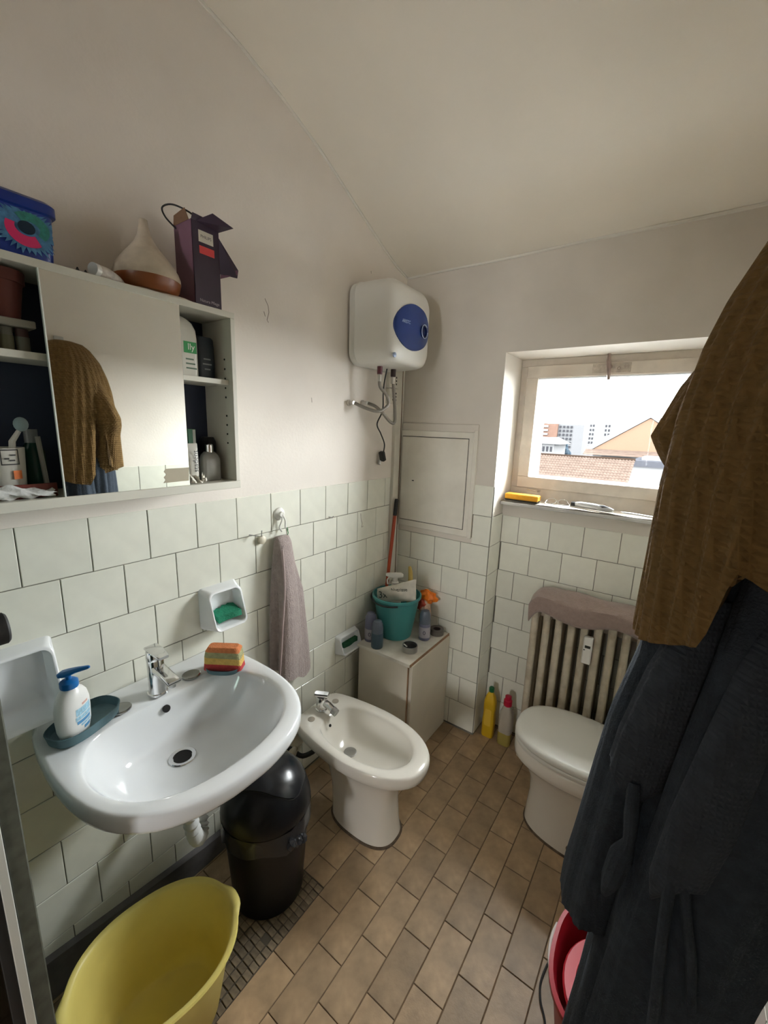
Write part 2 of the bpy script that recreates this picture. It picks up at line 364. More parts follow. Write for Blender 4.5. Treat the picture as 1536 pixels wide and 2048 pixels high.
# outdoors, all at their own distance; colours darkened to offset the strong daylight
OUTW = M('dimmed_white_wall', (.035, .035, .0355), 1, var=.05, spec=0)
TERR = M('terracotta_roof', (.0215, .0158, .0130), 1, var=.15, vs=3, spec=0)
TERD = M('terracotta_shadow', (.006, .004, .003), 1, spec=0)
ORNG = M('orange_render', (.034, .0222, .0155), 1, var=.05, spec=0)
BRCK = M('orange_brick', (.027, .0168, .0130), 1, var=.1, vs=1, spec=0)
MARO = M('maroon_band', (.0125, .0069, .0078), 1, spec=0)
BLUG = M('blue_grey_parapet', (.011, .0113, .013), 1, var=.1, spec=0)
DWIN = M('far_window_dark', (.008, .008, .009), 1, spec=0)
CZ = 1.62; CX = 1.25; CY = -.13
def az(a, dist): return CX + dist * math.tan(math.radians(a))
def el(e, dist): return CZ + dist * math.tan(math.radians(e))
ground = struct(MB().box(-150, 150, 3, 300, -16.2, -16).build('ground', M('outdoor_ground', (.03, .03, .03), 1, var=.2, vs=.1, spec=0)))
# near tiled roof
t = thing('tiled_roof', 'low pink terracotta tiled roof right outside the window', 'roof', (-2.8, 24, -16))
x0, x1 = -5.6, -.65; n_ = 9
ya, za, yb, zb = 22.2, el(-5.62, 22.3), 24.2, el(-2.9, 24.3)
for i in range(n_):
    k0, k1 = i / n_, (i + 1.12) / n_
    p0 = V(ya + (yb - ya) * k0, za + (zb - za) * k0); p1 = V(ya + (yb - ya) * k1, za + (zb - za) * k1)
    bb = MB(); nw = 34
    def row(p, dz): return [(x0 + (x1 - x0) * j / (nw * 4), p[0], p[1] + dz + .035 * abs(math.sin(PI * j / 4))) for j in range(nw * 4 + 1)]
    bb.loft([row(p0, .0), row(p0, .07), row(p1, .0)], closed=False); bb.build('roof_tile_row', TERR, t)
MB().box(x0, x1, ya - .02, yb, -16, za - .12).build('wall', OUTW, t)
MB().tube([(x0, yb, zb + .03), (x1, yb, zb + .03)], .08, 8).build('ridge_cap', TERD, t)
# orange gable house
Dg = 42; t = thing('gabled_house', 'orange gabled house with white rake boards and a tiled skirt roof', 'house', (az(-3.6, Dg), Dg, -16))
ax_, ex = az(-3.6, Dg), az(-9.1, Dg); az_, ez = el(2.05, Dg), el(-1.75, Dg); rx = 2 * ax_ - ex
bb = MB(); bb.loft([[(ex, y, ez), (rx, y, ez), (ax_, y, az_)] for y in (Dg, Dg + 9)], True, True, True); bb.build('gable', ORNG, t)
for sx, xe2 in ((-1, ex - .5), (1, rx + .5)):
    bb = MB(); zt, ze = az_ + .05, ez - .30
    bb.loft([[(ax_, y, zt), (xe2, y, ze), (xe2, y, ze + .5), (ax_, y, zt + .5)] for y in (Dg - .12, Dg + 9)], True, True, True); bb.build('roof_slope', OUTW, t)
zs0, zs1 = el(-2.4, Dg), ez
for i in range(3):
    a0, a1 = i / 3, (i + 1.1) / 3
    bb = MB(); bb.loft([[(x, Dg - 1.2 + 1.2 * k, zs0 + (zs1 - zs0) * k + d) for x in np.linspace(ex - .6, rx, 40)] for k, d in ((a0, 0), (a0, .05), (a1, 0))], closed=False); bb.build('skirt_roof_row', TERR, t)
MB().box(ex, rx, Dg, Dg + 8.9, -16, ez).build('wall', OUTW, t)
MB().box(az(-8.2, Dg - .3), az(-4.9, Dg - .3), Dg - .3, Dg, el(-3.2, Dg), el(-2.62, Dg)).build('maroon_band', MARO, t)
# white annex with blue-grey parapet
Da = 30; t = thing('flat_roof_annex', 'white flat roofed annex with a blue grey parapet', 'building', (0, Da, -16))
MB().box(az(-4.75, Da), 7, Da, Da + 5, -16, el(-3.55, Da)).build('wall', OUTW, t); MB().box(az(-4.85, Da), 7.1, Da - .15, Da + 5.2, el(-3.55, Da), el(-2.85, Da)).build('parapet', BLUG, t)
MB().box(az(-4.0, Da), 6, Da + 1, Da + 4, el(-2.85, Da), el(-2.5, Da)).build('roof_light', OUTW, t)
# brick apartment tower with balcony facade
Db = 120; t = thing('brick_apartment_block', 'distant orange brick apartment block with pale balconies', 'building', (az(-14, Db), Db, -16))
MB().box(az(-15.9, Db), az(-13.4, Db), Db, Db + 14, -16, el(1.25, Db)).build('wall', BRCK, t)
MB().box(az(-13.4, Db), az(-11.6, Db), Db + .6, Db + 14, -16, el(1.2, Db)).build('balcony_bay', M('pale_concrete', (.027, .027, .028), 1, spec=0), t)
for k in range(6):
    z = el(1.0, Db) - k * 1.05
    MB().box(az(-15.1, Db), az(-14.5, Db), Db - .3, Db, z - .55, z, .02).build('balcony', OUTW, t)
    for q in range(4):
        xa = az(-13.25, Db) + q * .95; MB().box(xa, xa + .45, Db + .3, Db + .62, z - .6, z - .05).build('window', DWIN, t)
# white tower
Dt = 150; t = thing('white_tower_block', 'pale overexposed apartment tower with rows of small windows', 'building', (az(-9.3, Dt), Dt, -16))
bb = MB(); xa, xb = az(-11.1, Dt), az(-7.5, Dt)
bb.loft([[(xa, y, -16), (xb, y, -16), (xb, y, el(1.75, Dt)), ((xa + xb) / 2, y, el(2.25, Dt)), (xa, y, el(1.45, Dt))] for y in (Dt, Dt + 14)], True, True, True); bb.build('wall', OUTW, t)
for k in range(6):
    z = el(1.2, Dt) - k * 1.35
    for a in (-9.75, -9.45, -8.1, -7.75):
        MB().box(az(a, Dt), az(a, Dt) + .5, Dt - .06, Dt + .1, z - .7, z).build('window', DWIN, t)
# low pale house and a tree
Dh = 70; t = thing('low_pale_house', 'low pale house with a shallow roof and dark windows', 'house', (az(-14.8, Dh), Dh, -16))
MB().box(az(-16.5, Dh), az(-13.6, Dh), Dh, Dh + 8, -16, el(-1.4, Dh)).build('wall', OUTW, t)
bb = MB(); bb.loft([[(az(-16.8, Dh), y, el(-1.4, Dh)), (az(-12.9, Dh), y, el(-1.4, Dh)), (az(-14.6, Dh), y, el(-.55, Dh))] for y in (Dh - .5, Dh + 8)], True, True, True); bb.build('roof', OUTW, t)
for q in range(4): MB().box(az(-15.4 + q * .45, Dh), az(-15.15 + q * .45, Dh), Dh - .08, Dh + .1, el(-2.4, Dh), el(-1.75, Dh)).build('window', DWIN, t)
bb = MB()
for q in range(26):
    a = rng.normal(0, 1, 3); bb.ell((az(-12.2, 80) + a[0] * .55, 80 + a[1] * .6, el(-2.4, 80) + a[2] * .9 + .4), .5, .5, .55, 7, 5)
t = thing('conifer', 'small blue green tree between the distant buildings', 'tree', (az(-12.2, 80), 80, -16))
bb.build('crown', M('blue_foliage', (.008, .011, .014), 1, var=.4, vs=2, spec=0), t); MB().tube([(az(-12.2, 80), 80, -16), (az(-12.2, 80), 80, el(-2.4, 80))], .2, 6).build('trunk', BRCK, t)

# ------------------------------------------------------------------ hatch, cable duct, sockets
HT = M('hatch_paint', (.72, .69, .61), .6, var=.06, vs=8, stain=((.4, .34, .26), .3), ss=5)
t = thing('service_hatch', 'cream painted metal service hatch set in the far wall', 'hatch', (.22, D1, 1.09))
MB().box(.014, .446, D1 - .010, D1 + .002, 1.608, 1.648, .003).build('top_moulding', FARP, t)
MB().box(.014, .43, D1 - .016, D1 + .002, 1.092, 1.61, .002).build('frame', HT, t)
MB().box(.0235, .406, D1 - .0175, D1 - .0145, 1.127, 1.580).build('door_gap', HOLE, t); MB().box(.0255, .404, D1 - .022, D1 - .014, 1.130, 1.577, .002).build('door', HT, t)
MB().box(.428, .447, D1 - .014, D1 + .002, 1.085, 1.62, .002).build('side_moulding', HT, t)
MB().box(.096, .108, D1 - .023, D1 - .019, 1.345, 1.350).build('keyhole', HOLE, t)
MB().box(.014, .452, D1 - .004, D1 + .002, 1.062, 1.092).build('mortar_patch', FARP, t)
DU = M('duct_white', (.66, .63, .55), .5, var=.06)
t = thing('cable_duct', 'tall cream cable duct box in the corner beside the heater', 'duct', (.01, 1.70, 0))
MB().box(.0, .018, 1.676, 1.727, 0, 2.0, .001).build('cover', DU, t)
MB().box(.0, .019, 1.727, 1.732, 0, 2.0).build('edge_strip', M('brown_edge', (.16, .10, .06), .7, var=.3, vs=30), t)
MB().box(.0, .012, 1.735, 1.7595, 0, 1.97, .002).build('corner_bead', DU, t)
for k, (z0, z1, lab) in enumerate(((1.815, 1.895, 'cream switch plate just under the water heater'), (1.738, 1.812, 'cream socket plate with slots below the switch plate'))):
    t = thing('socket_plate', lab, 'socket', (.02, 1.65, z0))
    MB().box(.0, .024, 1.606, 1.688, z0, z1, .002).build('plate', DU, t)
    for y in (1.635, 1.662):
        for q in range(3):
            z = z0 + .02 + q * .016; MB().box(.0235, .0248, y - .004, y + .004, z - .004, z + .004).build('slot', HOLE, t)

# ------------------------------------------------------------------ water heater
HW = M('heater_white', (.74, .73, .68), .28, var=.01)
HB = M('heater_blue', S(32, 58, 120), .3)
t = thing('water_heater', 'white wall water heater with a blue oval front panel', 'water heater', (.0, 1.47, 1.87))
bb = MB(); cy, cz = 1.472, 2.052
rings = []
for x, k, rad in ((.012, .0, .055), (.04, .0, .055), (.043, -.002, .055), (.046, 0, .055), (.12, .001, .056), (.180, .003, .057), (.200, .007, .058), (.213, .013, .06), (.222, .021, .062), (.228, .032, .062), (.233, .05, .06), (.237, .075, .055), (.2395, .10, .045), (.2405, .13, .02)):
    rings.append([(x, a, b_) for a, b_ in rrect(cy, cz - (.004 if x > .2 else 0), .166 - k, .168 - k, min(rad, .16 - k), 7)])
bb.loft(rings, True, True, True); body = bb.build('body', HW, t, ang=1.0)
def hx(y, z):
    """front surface x of the heater at (y, z)"""
    e = max(abs(y - cy) - .166, abs(z - cz) - .168)
    k = -e; xs = [(.0, .12), (.003, .180), (.007, .200), (.013, .213), (.021, .222), (.032, .228), (.05, .233), (.075, .237), (.10, .2395), (.13, .2405), (.2, .2412)]
    return float(np.interp(k, [a for a, _ in xs], [b_ for _, b_ in xs]))
def disc(cy0, cz0, ry, rzz, sh, off, n=40, m_=9):
    bb = MB(); vs = [(hx(cy0, cz0) + off, cy0, cz0)]; fs = []
    for i in range(1, m_ + 1):
        for j in range(n):
            a = 2 * PI * j / n; y = cy0 + ry * i / m_ * math.cos(a); z = cz0 + rzz * i / m_ * math.sin(a) + sh * (y - cy0)
            vs.append((hx(y, z) + off, y, z))
    for j in range(n): fs.append((0, 1 + j, 1 + (j + 1) % n))
    for i in range(m_ - 1):
        for j in range(n): q = (j + 1) % n; fs.append((1 + i * n + j, 1 + (i + 1) * n + j, 1 + (i + 1) * n + q, 1 + i * n + q))
    # skirt so the panel is a raised piece
    k = len(vs); last = 1 + (m_ - 1) * n
    for j in range(n): x, y, z = vs[last + j]; vs.append((x - off - .003, y, z))
    for j in range(n): q = (j + 1) % n; fs.append((last + j, k + j, k + q, last + q))
    bb.add(vs, fs); return bb
pn = disc(1.462, 2.040, .132, .092, .05, .005, 56, 14).build('front_panel', HB, t, ang=1.2)
LG = M('pale_blue_print', S(190, 205, 225), .5)
text('brand_print', 'ARISTON', LG, pn, (.2452, 1.405, 2.052), (0, 1, .05), (0, 0, 1), .019)
bb = MB(); bb.lathe((hx(1.535, 2.04) + .004, 1.535, 2.038), [(.026, 0), (.026, .006), (.021, .008), (.02, .002)], 24, (1, 0, 0)); dl = bb.build('dial', M('dial_dark', S(18, 34, 84), .25), t)
bb = MB(); bb.tube([(hx(1.535, 2.04) + .0125, 1.535 + .024 * math.cos(a), 2.038 + .028 * math.sin(a)) for a in np.linspace(.25 * PI, 2.0 * PI, 26)], .0015, 6); bb.build('dial_mark', LG, dl)
bb = MB(); bb.lathe((hx(1.345, 1.915) - .004, 1.345, 1.915), [(.010, 0), (.010, .006), (.006, .008)], 16, (1, 0, 0)); bb.build('indicator_button', M('button_blue', S(150, 165, 190), .3, metal=.5), t)
for y, n1, c in ((1.41, 'hot_outlet', M('outlet_red', (.10, .02, .03), .4)), (1.515, 'cold_outlet', M('outlet_dark', (.05, .03, .03), .4))):
    MB().lathe((.105, y, 1.852), [(.012, 0), (.012, .032)], 12).build(n1, c, t)
HOSE = M('braided_hose', (.30, .28, .25), .38, metal=.8, bump=.5, bs=500)
BRASS = M('valve_metal', (.6, .58, .54), .3, metal=1)
def hose(pts, lab, y, z):
    t = thing('flexible_hose', lab, 'hose', (0, y, z)); 
    MB().tube(pts, .0075, 10, smooth=8).build('braid', HOSE, t)
    MB().lathe(pts[0], [(.010, -.028), (.010, .002)], 8, (0, 0, 1)).build('nut', BRASS, t)
    MB().lathe((0, y, z), [(.014, -.004), (.014, .006), (.009, .008), (.009, .032)], 12, (1, 0, 0)).build('wall_fitting', BRASS, t)
hose([(.105, 1.41, 1.848), (.107, 1.412, 1.80), (.13, 1.435, 1.76), (.135, 1.44, 1.72), (.115, 1.40, 1.69), (.075, 1.36, 1.70), (.03, 1.33, 1.722)], 'braided steel hose from the heater hot outlet to the left wall fitting', 1.322, 1.722)
hose([(.105, 1.515, 1.848), (.108, 1.52, 1.79), (.115, 1.525, 1.70), (.118, 1.522, 1.648), (.11, 1.50, 1.645), (.085, 1.46, 1.69), (.06, 1.44, 1.715), (.03, 1.428, 1.727)], 'braided steel hose looping lower from the heater cold outlet', 1.42, 1.727)
t = thing('power_cable', 'black power cable with a plug hanging under the heater', 'cable', (.04, 1.52, 1.44))
MB().tube([(.09, 1.485, 1.885), (.07, 1.49, 1.80), (.065, 1.495, 1.70), (.05, 1.475, 1.635), (.04, 1.52, 1.59), (.03, 1.567, 1.54), (.028, 1.566, 1.50)], .0032, 8, smooth=8).build('cord', RUBBER, t)
bb = MB(); bb.T = turn((.028, 1.556, 1.475), 0, .35); bb.box(.014, .042, 1.545, 1.569, 1.452, 1.502, .004); bb.build('plug', RUBBER, t)
MB().lathe((.016, 1.545, 1.436), [(.009, 0), (.009, .02)], 10, (0, .3, 1)).build('pin_block', STEEL, t)

# ------------------------------------------------------------------ mirror cabinet
CB = M('cabinet_white', (.66, .64, .56), .4, var=.03, vs=10)
CBK = M('cabinet_back_navy', (.028, .038, .075), .5)
DX = .15; Y0, Y1 = -.02, .642; Z0, Z1 = 1.428, 1.926
t = thing('mirror_cabinet', 'cream bathroom cabinet with a sliding mirror above the basin', 'cabinet', (0, .3, Z0)); cabm = t
MB().box(.0, DX, Y0, Y1, Z1 - .016, Z1, .001).build('top_panel', CB, t)
MB().box(.0, DX + .002, Y0, Y1, Z0 - .006, Z0 + .016, .001).build('bottom_panel', CB, t)
sp = MB().box(.0, DX, Y1 - .014, Y1, Z0 + .016, Z1 - .016, .001).build('side_panel', CB, t)
MB().box(.0, DX, Y0, Y0 + .014, Z0 + .016, Z1 - .016, .001).build('side_panel', CB, t)
MB().box(.001, .006, Y0 + .014, Y1 - .014, Z0 + .016, Z1 - .016).build('back_panel', CBK, t)
MB().box(.008, .132, Y0 + .014, .235, 1.733, 1.748, .001).build('shelf', CB, t)
MB().box(.008, .132, .455, Y1 - .0145, 1.727, 1.741, .001).build('shelf', CB, t)
MB().box(.008, .135, .232, .246, Z0 + .016, Z1 - .016, .001).build('divider', CB, t)
MB().box(.008, .135, .440, .454, Z0 + .016, Z1 - .016, .001).build('divider', CB, t)
md = MB().box(.1425, .148, .192, .481, Z0 + .013, Z1 - .012, .0005).build('mirror_door', M('mirror_silver', (.86, .88, .85), .015, metal=1), t)
MB().box(.1425, .1495, .1905, .193, Z0 + .012, Z1 - .012).build('mirror_edge', M('mirror_bevel', (.8, .82, .78), .2), md)
for k in range(10):
    if k == 5: continue
    MB().lathe((.115, Y1 - .0142, 1.80 - k * .027), [(.0028, 0), (.0028, .0015)], 8, (0, -1, 0)).build('pin_hole', HOLE, sp)
tp = MB(); yy = [.408, .414, .410, .417, .411, .416]; zz = np.linspace(1.456, 1.493, 6)
tp.loft([[(.1482, y, z) for y, z in zip(yy, zz)] + [(.1482, .480, 1.493), (.1482, .478, 1.457)], [(.1487, y, z) for y, z in zip(yy, zz)] + [(.1487, .480, 1.493), (.1487, .478, 1.457)]], True, True, True)
tag(tp.build('adhesive_tape', M('beige_tape', (.42, .37, .27), .6, var=.05), loc=(.148, .445, 1.475)), 'torn beige tape stuck on the lower mirror corner', 'tape')

# things on the cabinet top
ZT = Z1 + .0005
t = thing('detergent_tub', 'blue laundry capsule tub with a pink capsule print', 'tub', (.07, .11, ZT))
DB = M('tub_blue', S(22, 52, 140), .3)
bb = MB()
for z, k in ((0, 0), (.002, .002), (.098, .006)): pass
bb.loft([[(x, y, ZT + z) for x, y in rrect(.072, .115, .05 + k, .118 + k, .018, 5)] for z, k in ((0, -.002), (.004, 0), (.095, .004))], True, True, True)
tb = bb.build('tub', DB, t)
bb = MB(); bb.loft([[(x, y, ZT + z) for x, y in rrect(.072, .115, .05 + k, .118 + k, .02, 5)] for z, k in ((.093, .007), (.095, .010), (.112, .010), (.118, .004), (.121, -.01))], True, True, True)
bb.build('lid', M('tub_lid_blue', S(20, 48, 130), .3), t)
fxp = .1265; c0 = (.188, 1.982)
def flat(pts, name, mat, parent, x): 
    bb = MB(); bb.loft([[(x - .0006, a, b_) for a, b_ in pts], [(x, a, b_) for a, b_ in pts]], True, True, True); return bb.build(name, mat, parent)
star = []
for k in range(72):
    a = 2 * PI * k / 72; r = (.050 + .016 * rng.random()) if k % 2 == 0 else .038 + .008 * rng.random()
    star.append((min(c0[0] + r * 1.05 * math.cos(a), .231), min(c0[1] + r * .8 * math.sin(a), ZT + .09)))
flat(star, 'burst_print', M('burst_teal', S(66, 118, 158), .5, var=.35, vs=90), tb, fxp)
flat([(c0[0] + .006 + .032 * math.cos(a), c0[1] + .006 + .026 * math.sin(a)) for a in np.linspace(-.25 * PI, .75 * PI, 18)] + [(c0[0] + .006 + .016 * math.cos(a), c0[1] + .004 + .012 * math.sin(a)) for a in np.linspace(.75 * PI, -.25 * PI, 14)], 'capsule_print_green', M('capsule_green', S(40, 120, 110), .4, var=.3, vs=120), tb, fxp + .0006)
cres = [(c0[0] + .034 * math.cos(a), c0[1] - .002 + .030 * math.sin(a)) for a in np.linspace(.88 * PI, 1.72 * PI, 16)] + [(c0[0] + .019 * math.cos(a), c0[1] + .002 + .014 * math.sin(a)) for a in np.linspace(1.72 * PI, .88 * PI, 12)]
flat(cres, 'capsule_print_pink', M('capsule_pink', S(205, 40, 100), .35), tb, fxp + .0012)
flat([(c0[0] + .014 * math.cos(a), c0[1] + .003 + .012 * math.sin(a)) for a in np.linspace(0, 2 * PI, 20, endpoint=False)], 'capsule_print_core', M('capsule_core', S(16, 40, 60), .3), tb, fxp + .0012)
flat([(.098 + .03 * math.cos(a), 2.0 + .03 * math.sin(a)) for a in np.linspace(0, 2 * PI, 26, endpoint=False)], 'badge_print', M('badge_cream', S(225, 215, 190), .5), tb, fxp)
# aroma diffuser
t = thing('aroma_diffuser', 'onion shaped cream aroma diffuser with a brown wooden base', 'diffuser', (.088, .435, ZT))
DF = M('diffuser_cream', (.52, .45, .35), .35, var=.12, vs=30, stain=((.3, .2, .13), .5), ss=22)
MB().lathe((.088, .435, ZT), [(.045, .004), (.062, .006), (.073, .018), (.077, .036)], 32).build('wooden_base', M('diffuser_wood', S(128, 72, 36), .35, var=.15, vs=20), t)
MB().lathe((.088, .435, ZT), [(.0775, .036), (.077, .046), (.072, .060), (.062, .076), (.049, .092), (.035, .108), (.023, .124), (.015, .142), (.0115, .160), (.0100, .174), (.0065, .176)], 32).build('dome', DF, t, ang=1.2)
# doily under diffuser
dy = [(.088 + (.078 + .005 * math.sin(9 * a)) * math.cos(a) * .75, .46 + (.14 + .006 * math.sin(7 * a)) * math.sin(a)) for a in np.linspace(0, 2 * PI, 48, endpoint=False)]
bb = MB(); bb.loft([rz(dy, ZT), rz(dy, ZT + .003)], True, True, True)
tag(bb.build('doily', M('doily_cloth', (.50, .44, .36), .9, var=.15, vs=60), loc=(.088, .46, ZT)), 'crumpled beige doily under the diffuser', 'doily')
# crumpled tissue tube
t = thing('paper_roll_end', 'crumpled white tube lying left of the diffuser', 'tube', (.115, .33, ZT))
bb = MB(); pts = [(.132, .305, ZT + .015), (.122, .33, ZT + .0148), (.11, .352, ZT + .012), (.10, .372, ZT + .008)]
bb.tube(pts, [.013, .0135, .012, .006], 14, smooth=4); bb.build('tube_body', M('crumpled_white', (.55, .50, .44), .6, var=.15, vs=80, bump=.5, bs=90), t)
MB().lathe((.1365, .295, ZT + .0150), [(.0135, 0), (.0135, .012)], 14, (-.4, .9, 0)).build('cap', WHITEP, t)
for k, (y, x) in enumerate(((.268, .13), (.285, .125))):
    bb = MB(); bb.lathe((x, y, ZT), [(.0045, 0), (.004, .004), (.0012, .011)], 7); tag(bb.build('small_clip', RUBBER, loc=(x, y, ZT)), ('tiny dark clip nearest the blue tub on the cabinet top', 'tiny dark clip nearest the crumpled tube on the cabinet top')[k], 'clip')
# purple carton with open flaps
t = thing('carton', 'dark purple product carton with torn open flaps on the cabinet', 'carton', (.095, .575, ZT))
PU = M('carton_purple', S(112, 78, 96), .45, var=.1, vs=12); PUD = M('carton_dark', S(56, 42, 58), .45, var=.1, vs=12)
bx0, bx1, by0, by1, bz1 = .05, .135, .534, .612, ZT + .205
crt = MB(); 
for a in ((bx0, bx0 + .001, by0, by1), (bx1 - .001, bx1, by0, by1), (bx0, bx1, by0, by0 + .001), (bx0, bx1, by1 - .001, by1)): crt.box(a[0], a[1], a[2], a[3], ZT, bz1)
crt.box(bx0, bx1, by0, by1, ZT, ZT + .001); cb = crt.build('box', PU, t)
fc = MB().box(bx1, bx1 + .0006, by0 + .001, by1 - .001, ZT, bz1).build('front_print', PUD, t)
MB().box(bx1 + .0006, bx1 + .001, by0 + .018, by0 + .060, ZT + .158, ZT + .186).build('white_label', M('label_white', S(205, 200, 185), .5), fc)
text('label_print', 'PHILIPS', M('label_ink', S(60, 60, 66), .5), fc, (bx1 + .0014, by0 + .039, ZT + .172), (0, 1, 0), (0, 0, 1), .0098)
MB().box(bx1 + .0006, bx1 + .001, by0 + .019, by0 + .062, ZT + .130, ZT + .149).build('red_label', M('label_red', S(200, 62, 62), .5), fc)
text('foot_print', 'Natura Pflege', M('foot_ink', S(170, 160, 165), .5), fc, (bx1 + .001, by0 + .042, ZT + .014), (0, 1, 0), (0, 0, 1), .0105)
def quadflap(a, b_, c, d, name, mat, th=.0012):
    a, b_, c, d = [V(*p) for p in (a, b_, c, d)]; n = np.cross(b_ - a, d - a); n = n / np.linalg.norm(n) * th
    bb = MB(); bb.loft([[a, b_, c, d], [a + n, b_ + n, c + n, d + n]], True, True, True); return bb.build(name, mat, t)
quadflap((bx1, by0 + .012, bz1), (bx1, by1, bz1 - .006), (bx1 + .05, by1 + .012, bz1 - .002), (bx1 + .035, by0 + .04, bz1 + .018), 'top_flap', PUD)
quadflap((bx1, by0 + .0, bz1), (bx1, by0 + .028, bz1), (bx1 + .006, by0 + .03, bz1 + .012), (bx1 + .004, by0 + .002, bz1 + .014), 'torn_flap', PUD)
quadflap((bx1, by1, bz1 - .02), (bx1, by1, bz1 - .11), (bx1 + .035, by1 + .030, bz1 - .118), (bx1 + .03, by1 + .038, bz1 - .095), 'side_flap', PUD)
quadflap((bx1 + .001, by1 + .001, bz1 - .108), (bx1 + .034, by1 + .032, bz1 - .096), (bx1 + .036, by1 + .031, bz1 - .108), (bx1 + .003, by1 - .002, bz1 - .122), 'flap_tuck', PU)
quadflap((bx0, by0, bz1), (bx1 - .01, by0, bz1), (bx1 - .02, by0 - .004, bz1 + .028), (bx0 + .015, by0 - .006, bz1 + .020), 'inner_flap', M('card_brown', S(120, 90, 66), .7))
MB().tube([(.06, .535, bz1 - .008), (.055, .51, bz1 + .012), (.065, .498, bz1 + .028), (.085, .515, bz1 + .036), (.11, .545, bz1 + .024), (.125, .565, bz1 + .006)], .0022, 8, smooth=6).build('wire', RUBBER, t)

# cabinet contents, left bay
ZS = 1.7485; ZB = Z0 + .0165
t = thing('plant_pot', 'small terracotta red pot on the upper left cabinet shelf', 'pot', (.085, .145, ZS))
PR = M('pot_red', S(112, 58, 50), .6, var=.1, vs=20)
MB().lathe((.08, .145, 1.812), [(.026, 0), (.036, .07), (.036, .071)], 20).build('body', PR, t); MB().lathe((.08, .145, 1.882), [(.040, 0), (.041, .022), (.034, .022)], 20).build('rim', PR, t)
tag(MB().box(.03, .118, .0, .186, 1.796, 1.811, .002).build('flat_box', M('flat_box_grey', (.36, .34, .29), .6), loc=(.07, .09, 1.796)), 'flat grey strip box the red pot stands on', 'box')
JM = [M('jar_mauve', S(96, 66, 62), .5), M('jar_olive', S(112, 108, 84), .5), M('jar_grey', S(120, 116, 104), .5)]
for k, y in enumerate((.112, .140, .166)):
    t = thing('cosmetic_jar', ('mauve little jar under the grey strip box', 'olive little jar under the grey strip box', 'pale grey little jar under the grey strip box')[k], 'jar', (.1, y, ZS), 'jars on the left shelf')
    MB().lathe((.095, y, ZS), [(.012, 0), (.0125, .03)], 12).build('body', JM[k], t); MB().lathe((.095, y, ZS + .03), [(.0115, 0), (.0115, .016)], 12).build('lid', JM[(k + 1) % 3], t)
t = thing('tray', 'red brown tray on the cabinet floor under the cup', 'tray', (.075, .10, ZB))
TR = M('tray_red', S(108, 40, 30), .5); MB().box(.03, .125, .0, .186, ZB, ZB + .006, .002).build('base', TR, t); MB().box(.119, .125, .0, .186, ZB + .006, ZB + .030, .001).build('lip', TR, t); MB().box(.03, .036, .0, .186, ZB + .006, ZB + .030, .001).build('lip', TR, t)
t = thing('toothbrush_cup', 'white printed cup holding a toothbrush in the cabinet', 'cup', (.085, .108, ZB + .007))
MB().lathe((.078, .108, ZB + .0065), [(.035, 0), (.040, .10), (.037, .10), (.034, .006)], 24).build('body', M('cup_white', (.62, .60, .54), .4), t)
bb = MB()
for a0, a1, z0, z1 in ((-.25, .55, .096, .0985), (-.25, .55, .066, .0685), (-.25, -.2, .068, .097), (.5, .55, .068, .097), (-.1, .1, .078, .081), (.15, .4, .085, .088), (.1, .35, .074, .077)):
    bb.grid(lambda u, v: (.078 + .0402 * math.cos(a0 + (a1 - a0) * u) , .108 + .0402 * math.sin(a0 + (a1 - a0) * u), ZB + .006 + z0 + (z1 - z0) * v), 8, 2)
bb.build('frame_print', M('cup_ink', S(60, 58, 56), .6), t)
bb = MB(); bb.grid(lambda u, v: (.078 + .0403 * math.cos(.2 + .4 * u), .108 + .0403 * math.sin(.2 + .4 * u), ZB + .042 + .018 * v), 8, 2); bb.build('orange_print', M('cup_orange', S(225, 120, 50), .6), t)
t = thing('toothbrush', 'white electric toothbrush head sticking out of the printed cup', 'toothbrush', (.092, .118, ZB + .02))
MB().tube([(.095, .116, ZB + .02), (.098, .125, ZB + .12), (.10, .138, ZB + .142)], [.006, .006, .0045], 8).build('stem', WHITEP, t); MB().ell((.103, .142, ZB + .156), .010, .013, .015, 14, 9).build('brush_head', M('brush_blue', S(150, 170, 175), .4), t)
t = thing('mouthwash_bottle', 'dark green mouthwash bottle at the back of the cabinet', 'bottle', (.055, .172, ZB))
MB().lathe((.055, .168, ZB), [(.020, 0), (.022, .01), (.022, .095), (.012, .115)], 16).build('body', M('dark_green_glass', (.01, .05, .035), .15), t); MB().lathe((.055, .168, ZB + .115), [(.013, 0), (.013, .03)], 14).build('cap', M('clear_cap', (.25, .26, .27), .2), t)
tag(MB().tube([(.09, .178, ZB + .0), (.085, .172, ZB + .13)], .005, 8).build('toothpaste_stick', M('stick_grey', (.4, .38, .34), .5), loc=(.09, .178, ZB)), 'slim grey stick leaning beside the green bottle', 'stick')
bb = MB()
def pk(u, v):
    x = .128 + .016 * math.sin(PI * v); y = .03 + .145 * u + .004 * math.sin(17 * v + 5 * u); z = ZB + .002 + .028 * v * (.6 + .4 * math.sin(PI * min(1, 1.25 * u))) + .003 * math.sin(23 * u + 9 * v)
    return (x, y, z)
bb.grid(pk, 22, 10); bb.grid(lambda u, v: (pk(u, v)[0] * .35 + .128 * .65 - .006, pk(u, v)[1], pk(u, v)[2]), 22, 10)
tag(bb.build('tissue_packet', M('packet_white', (.62, .62, .60), .45, bump=.6, bs=70), loc=(.13, .10, ZB)), 'crinkled white tissue packet at the cabinet front edge', 'packet')
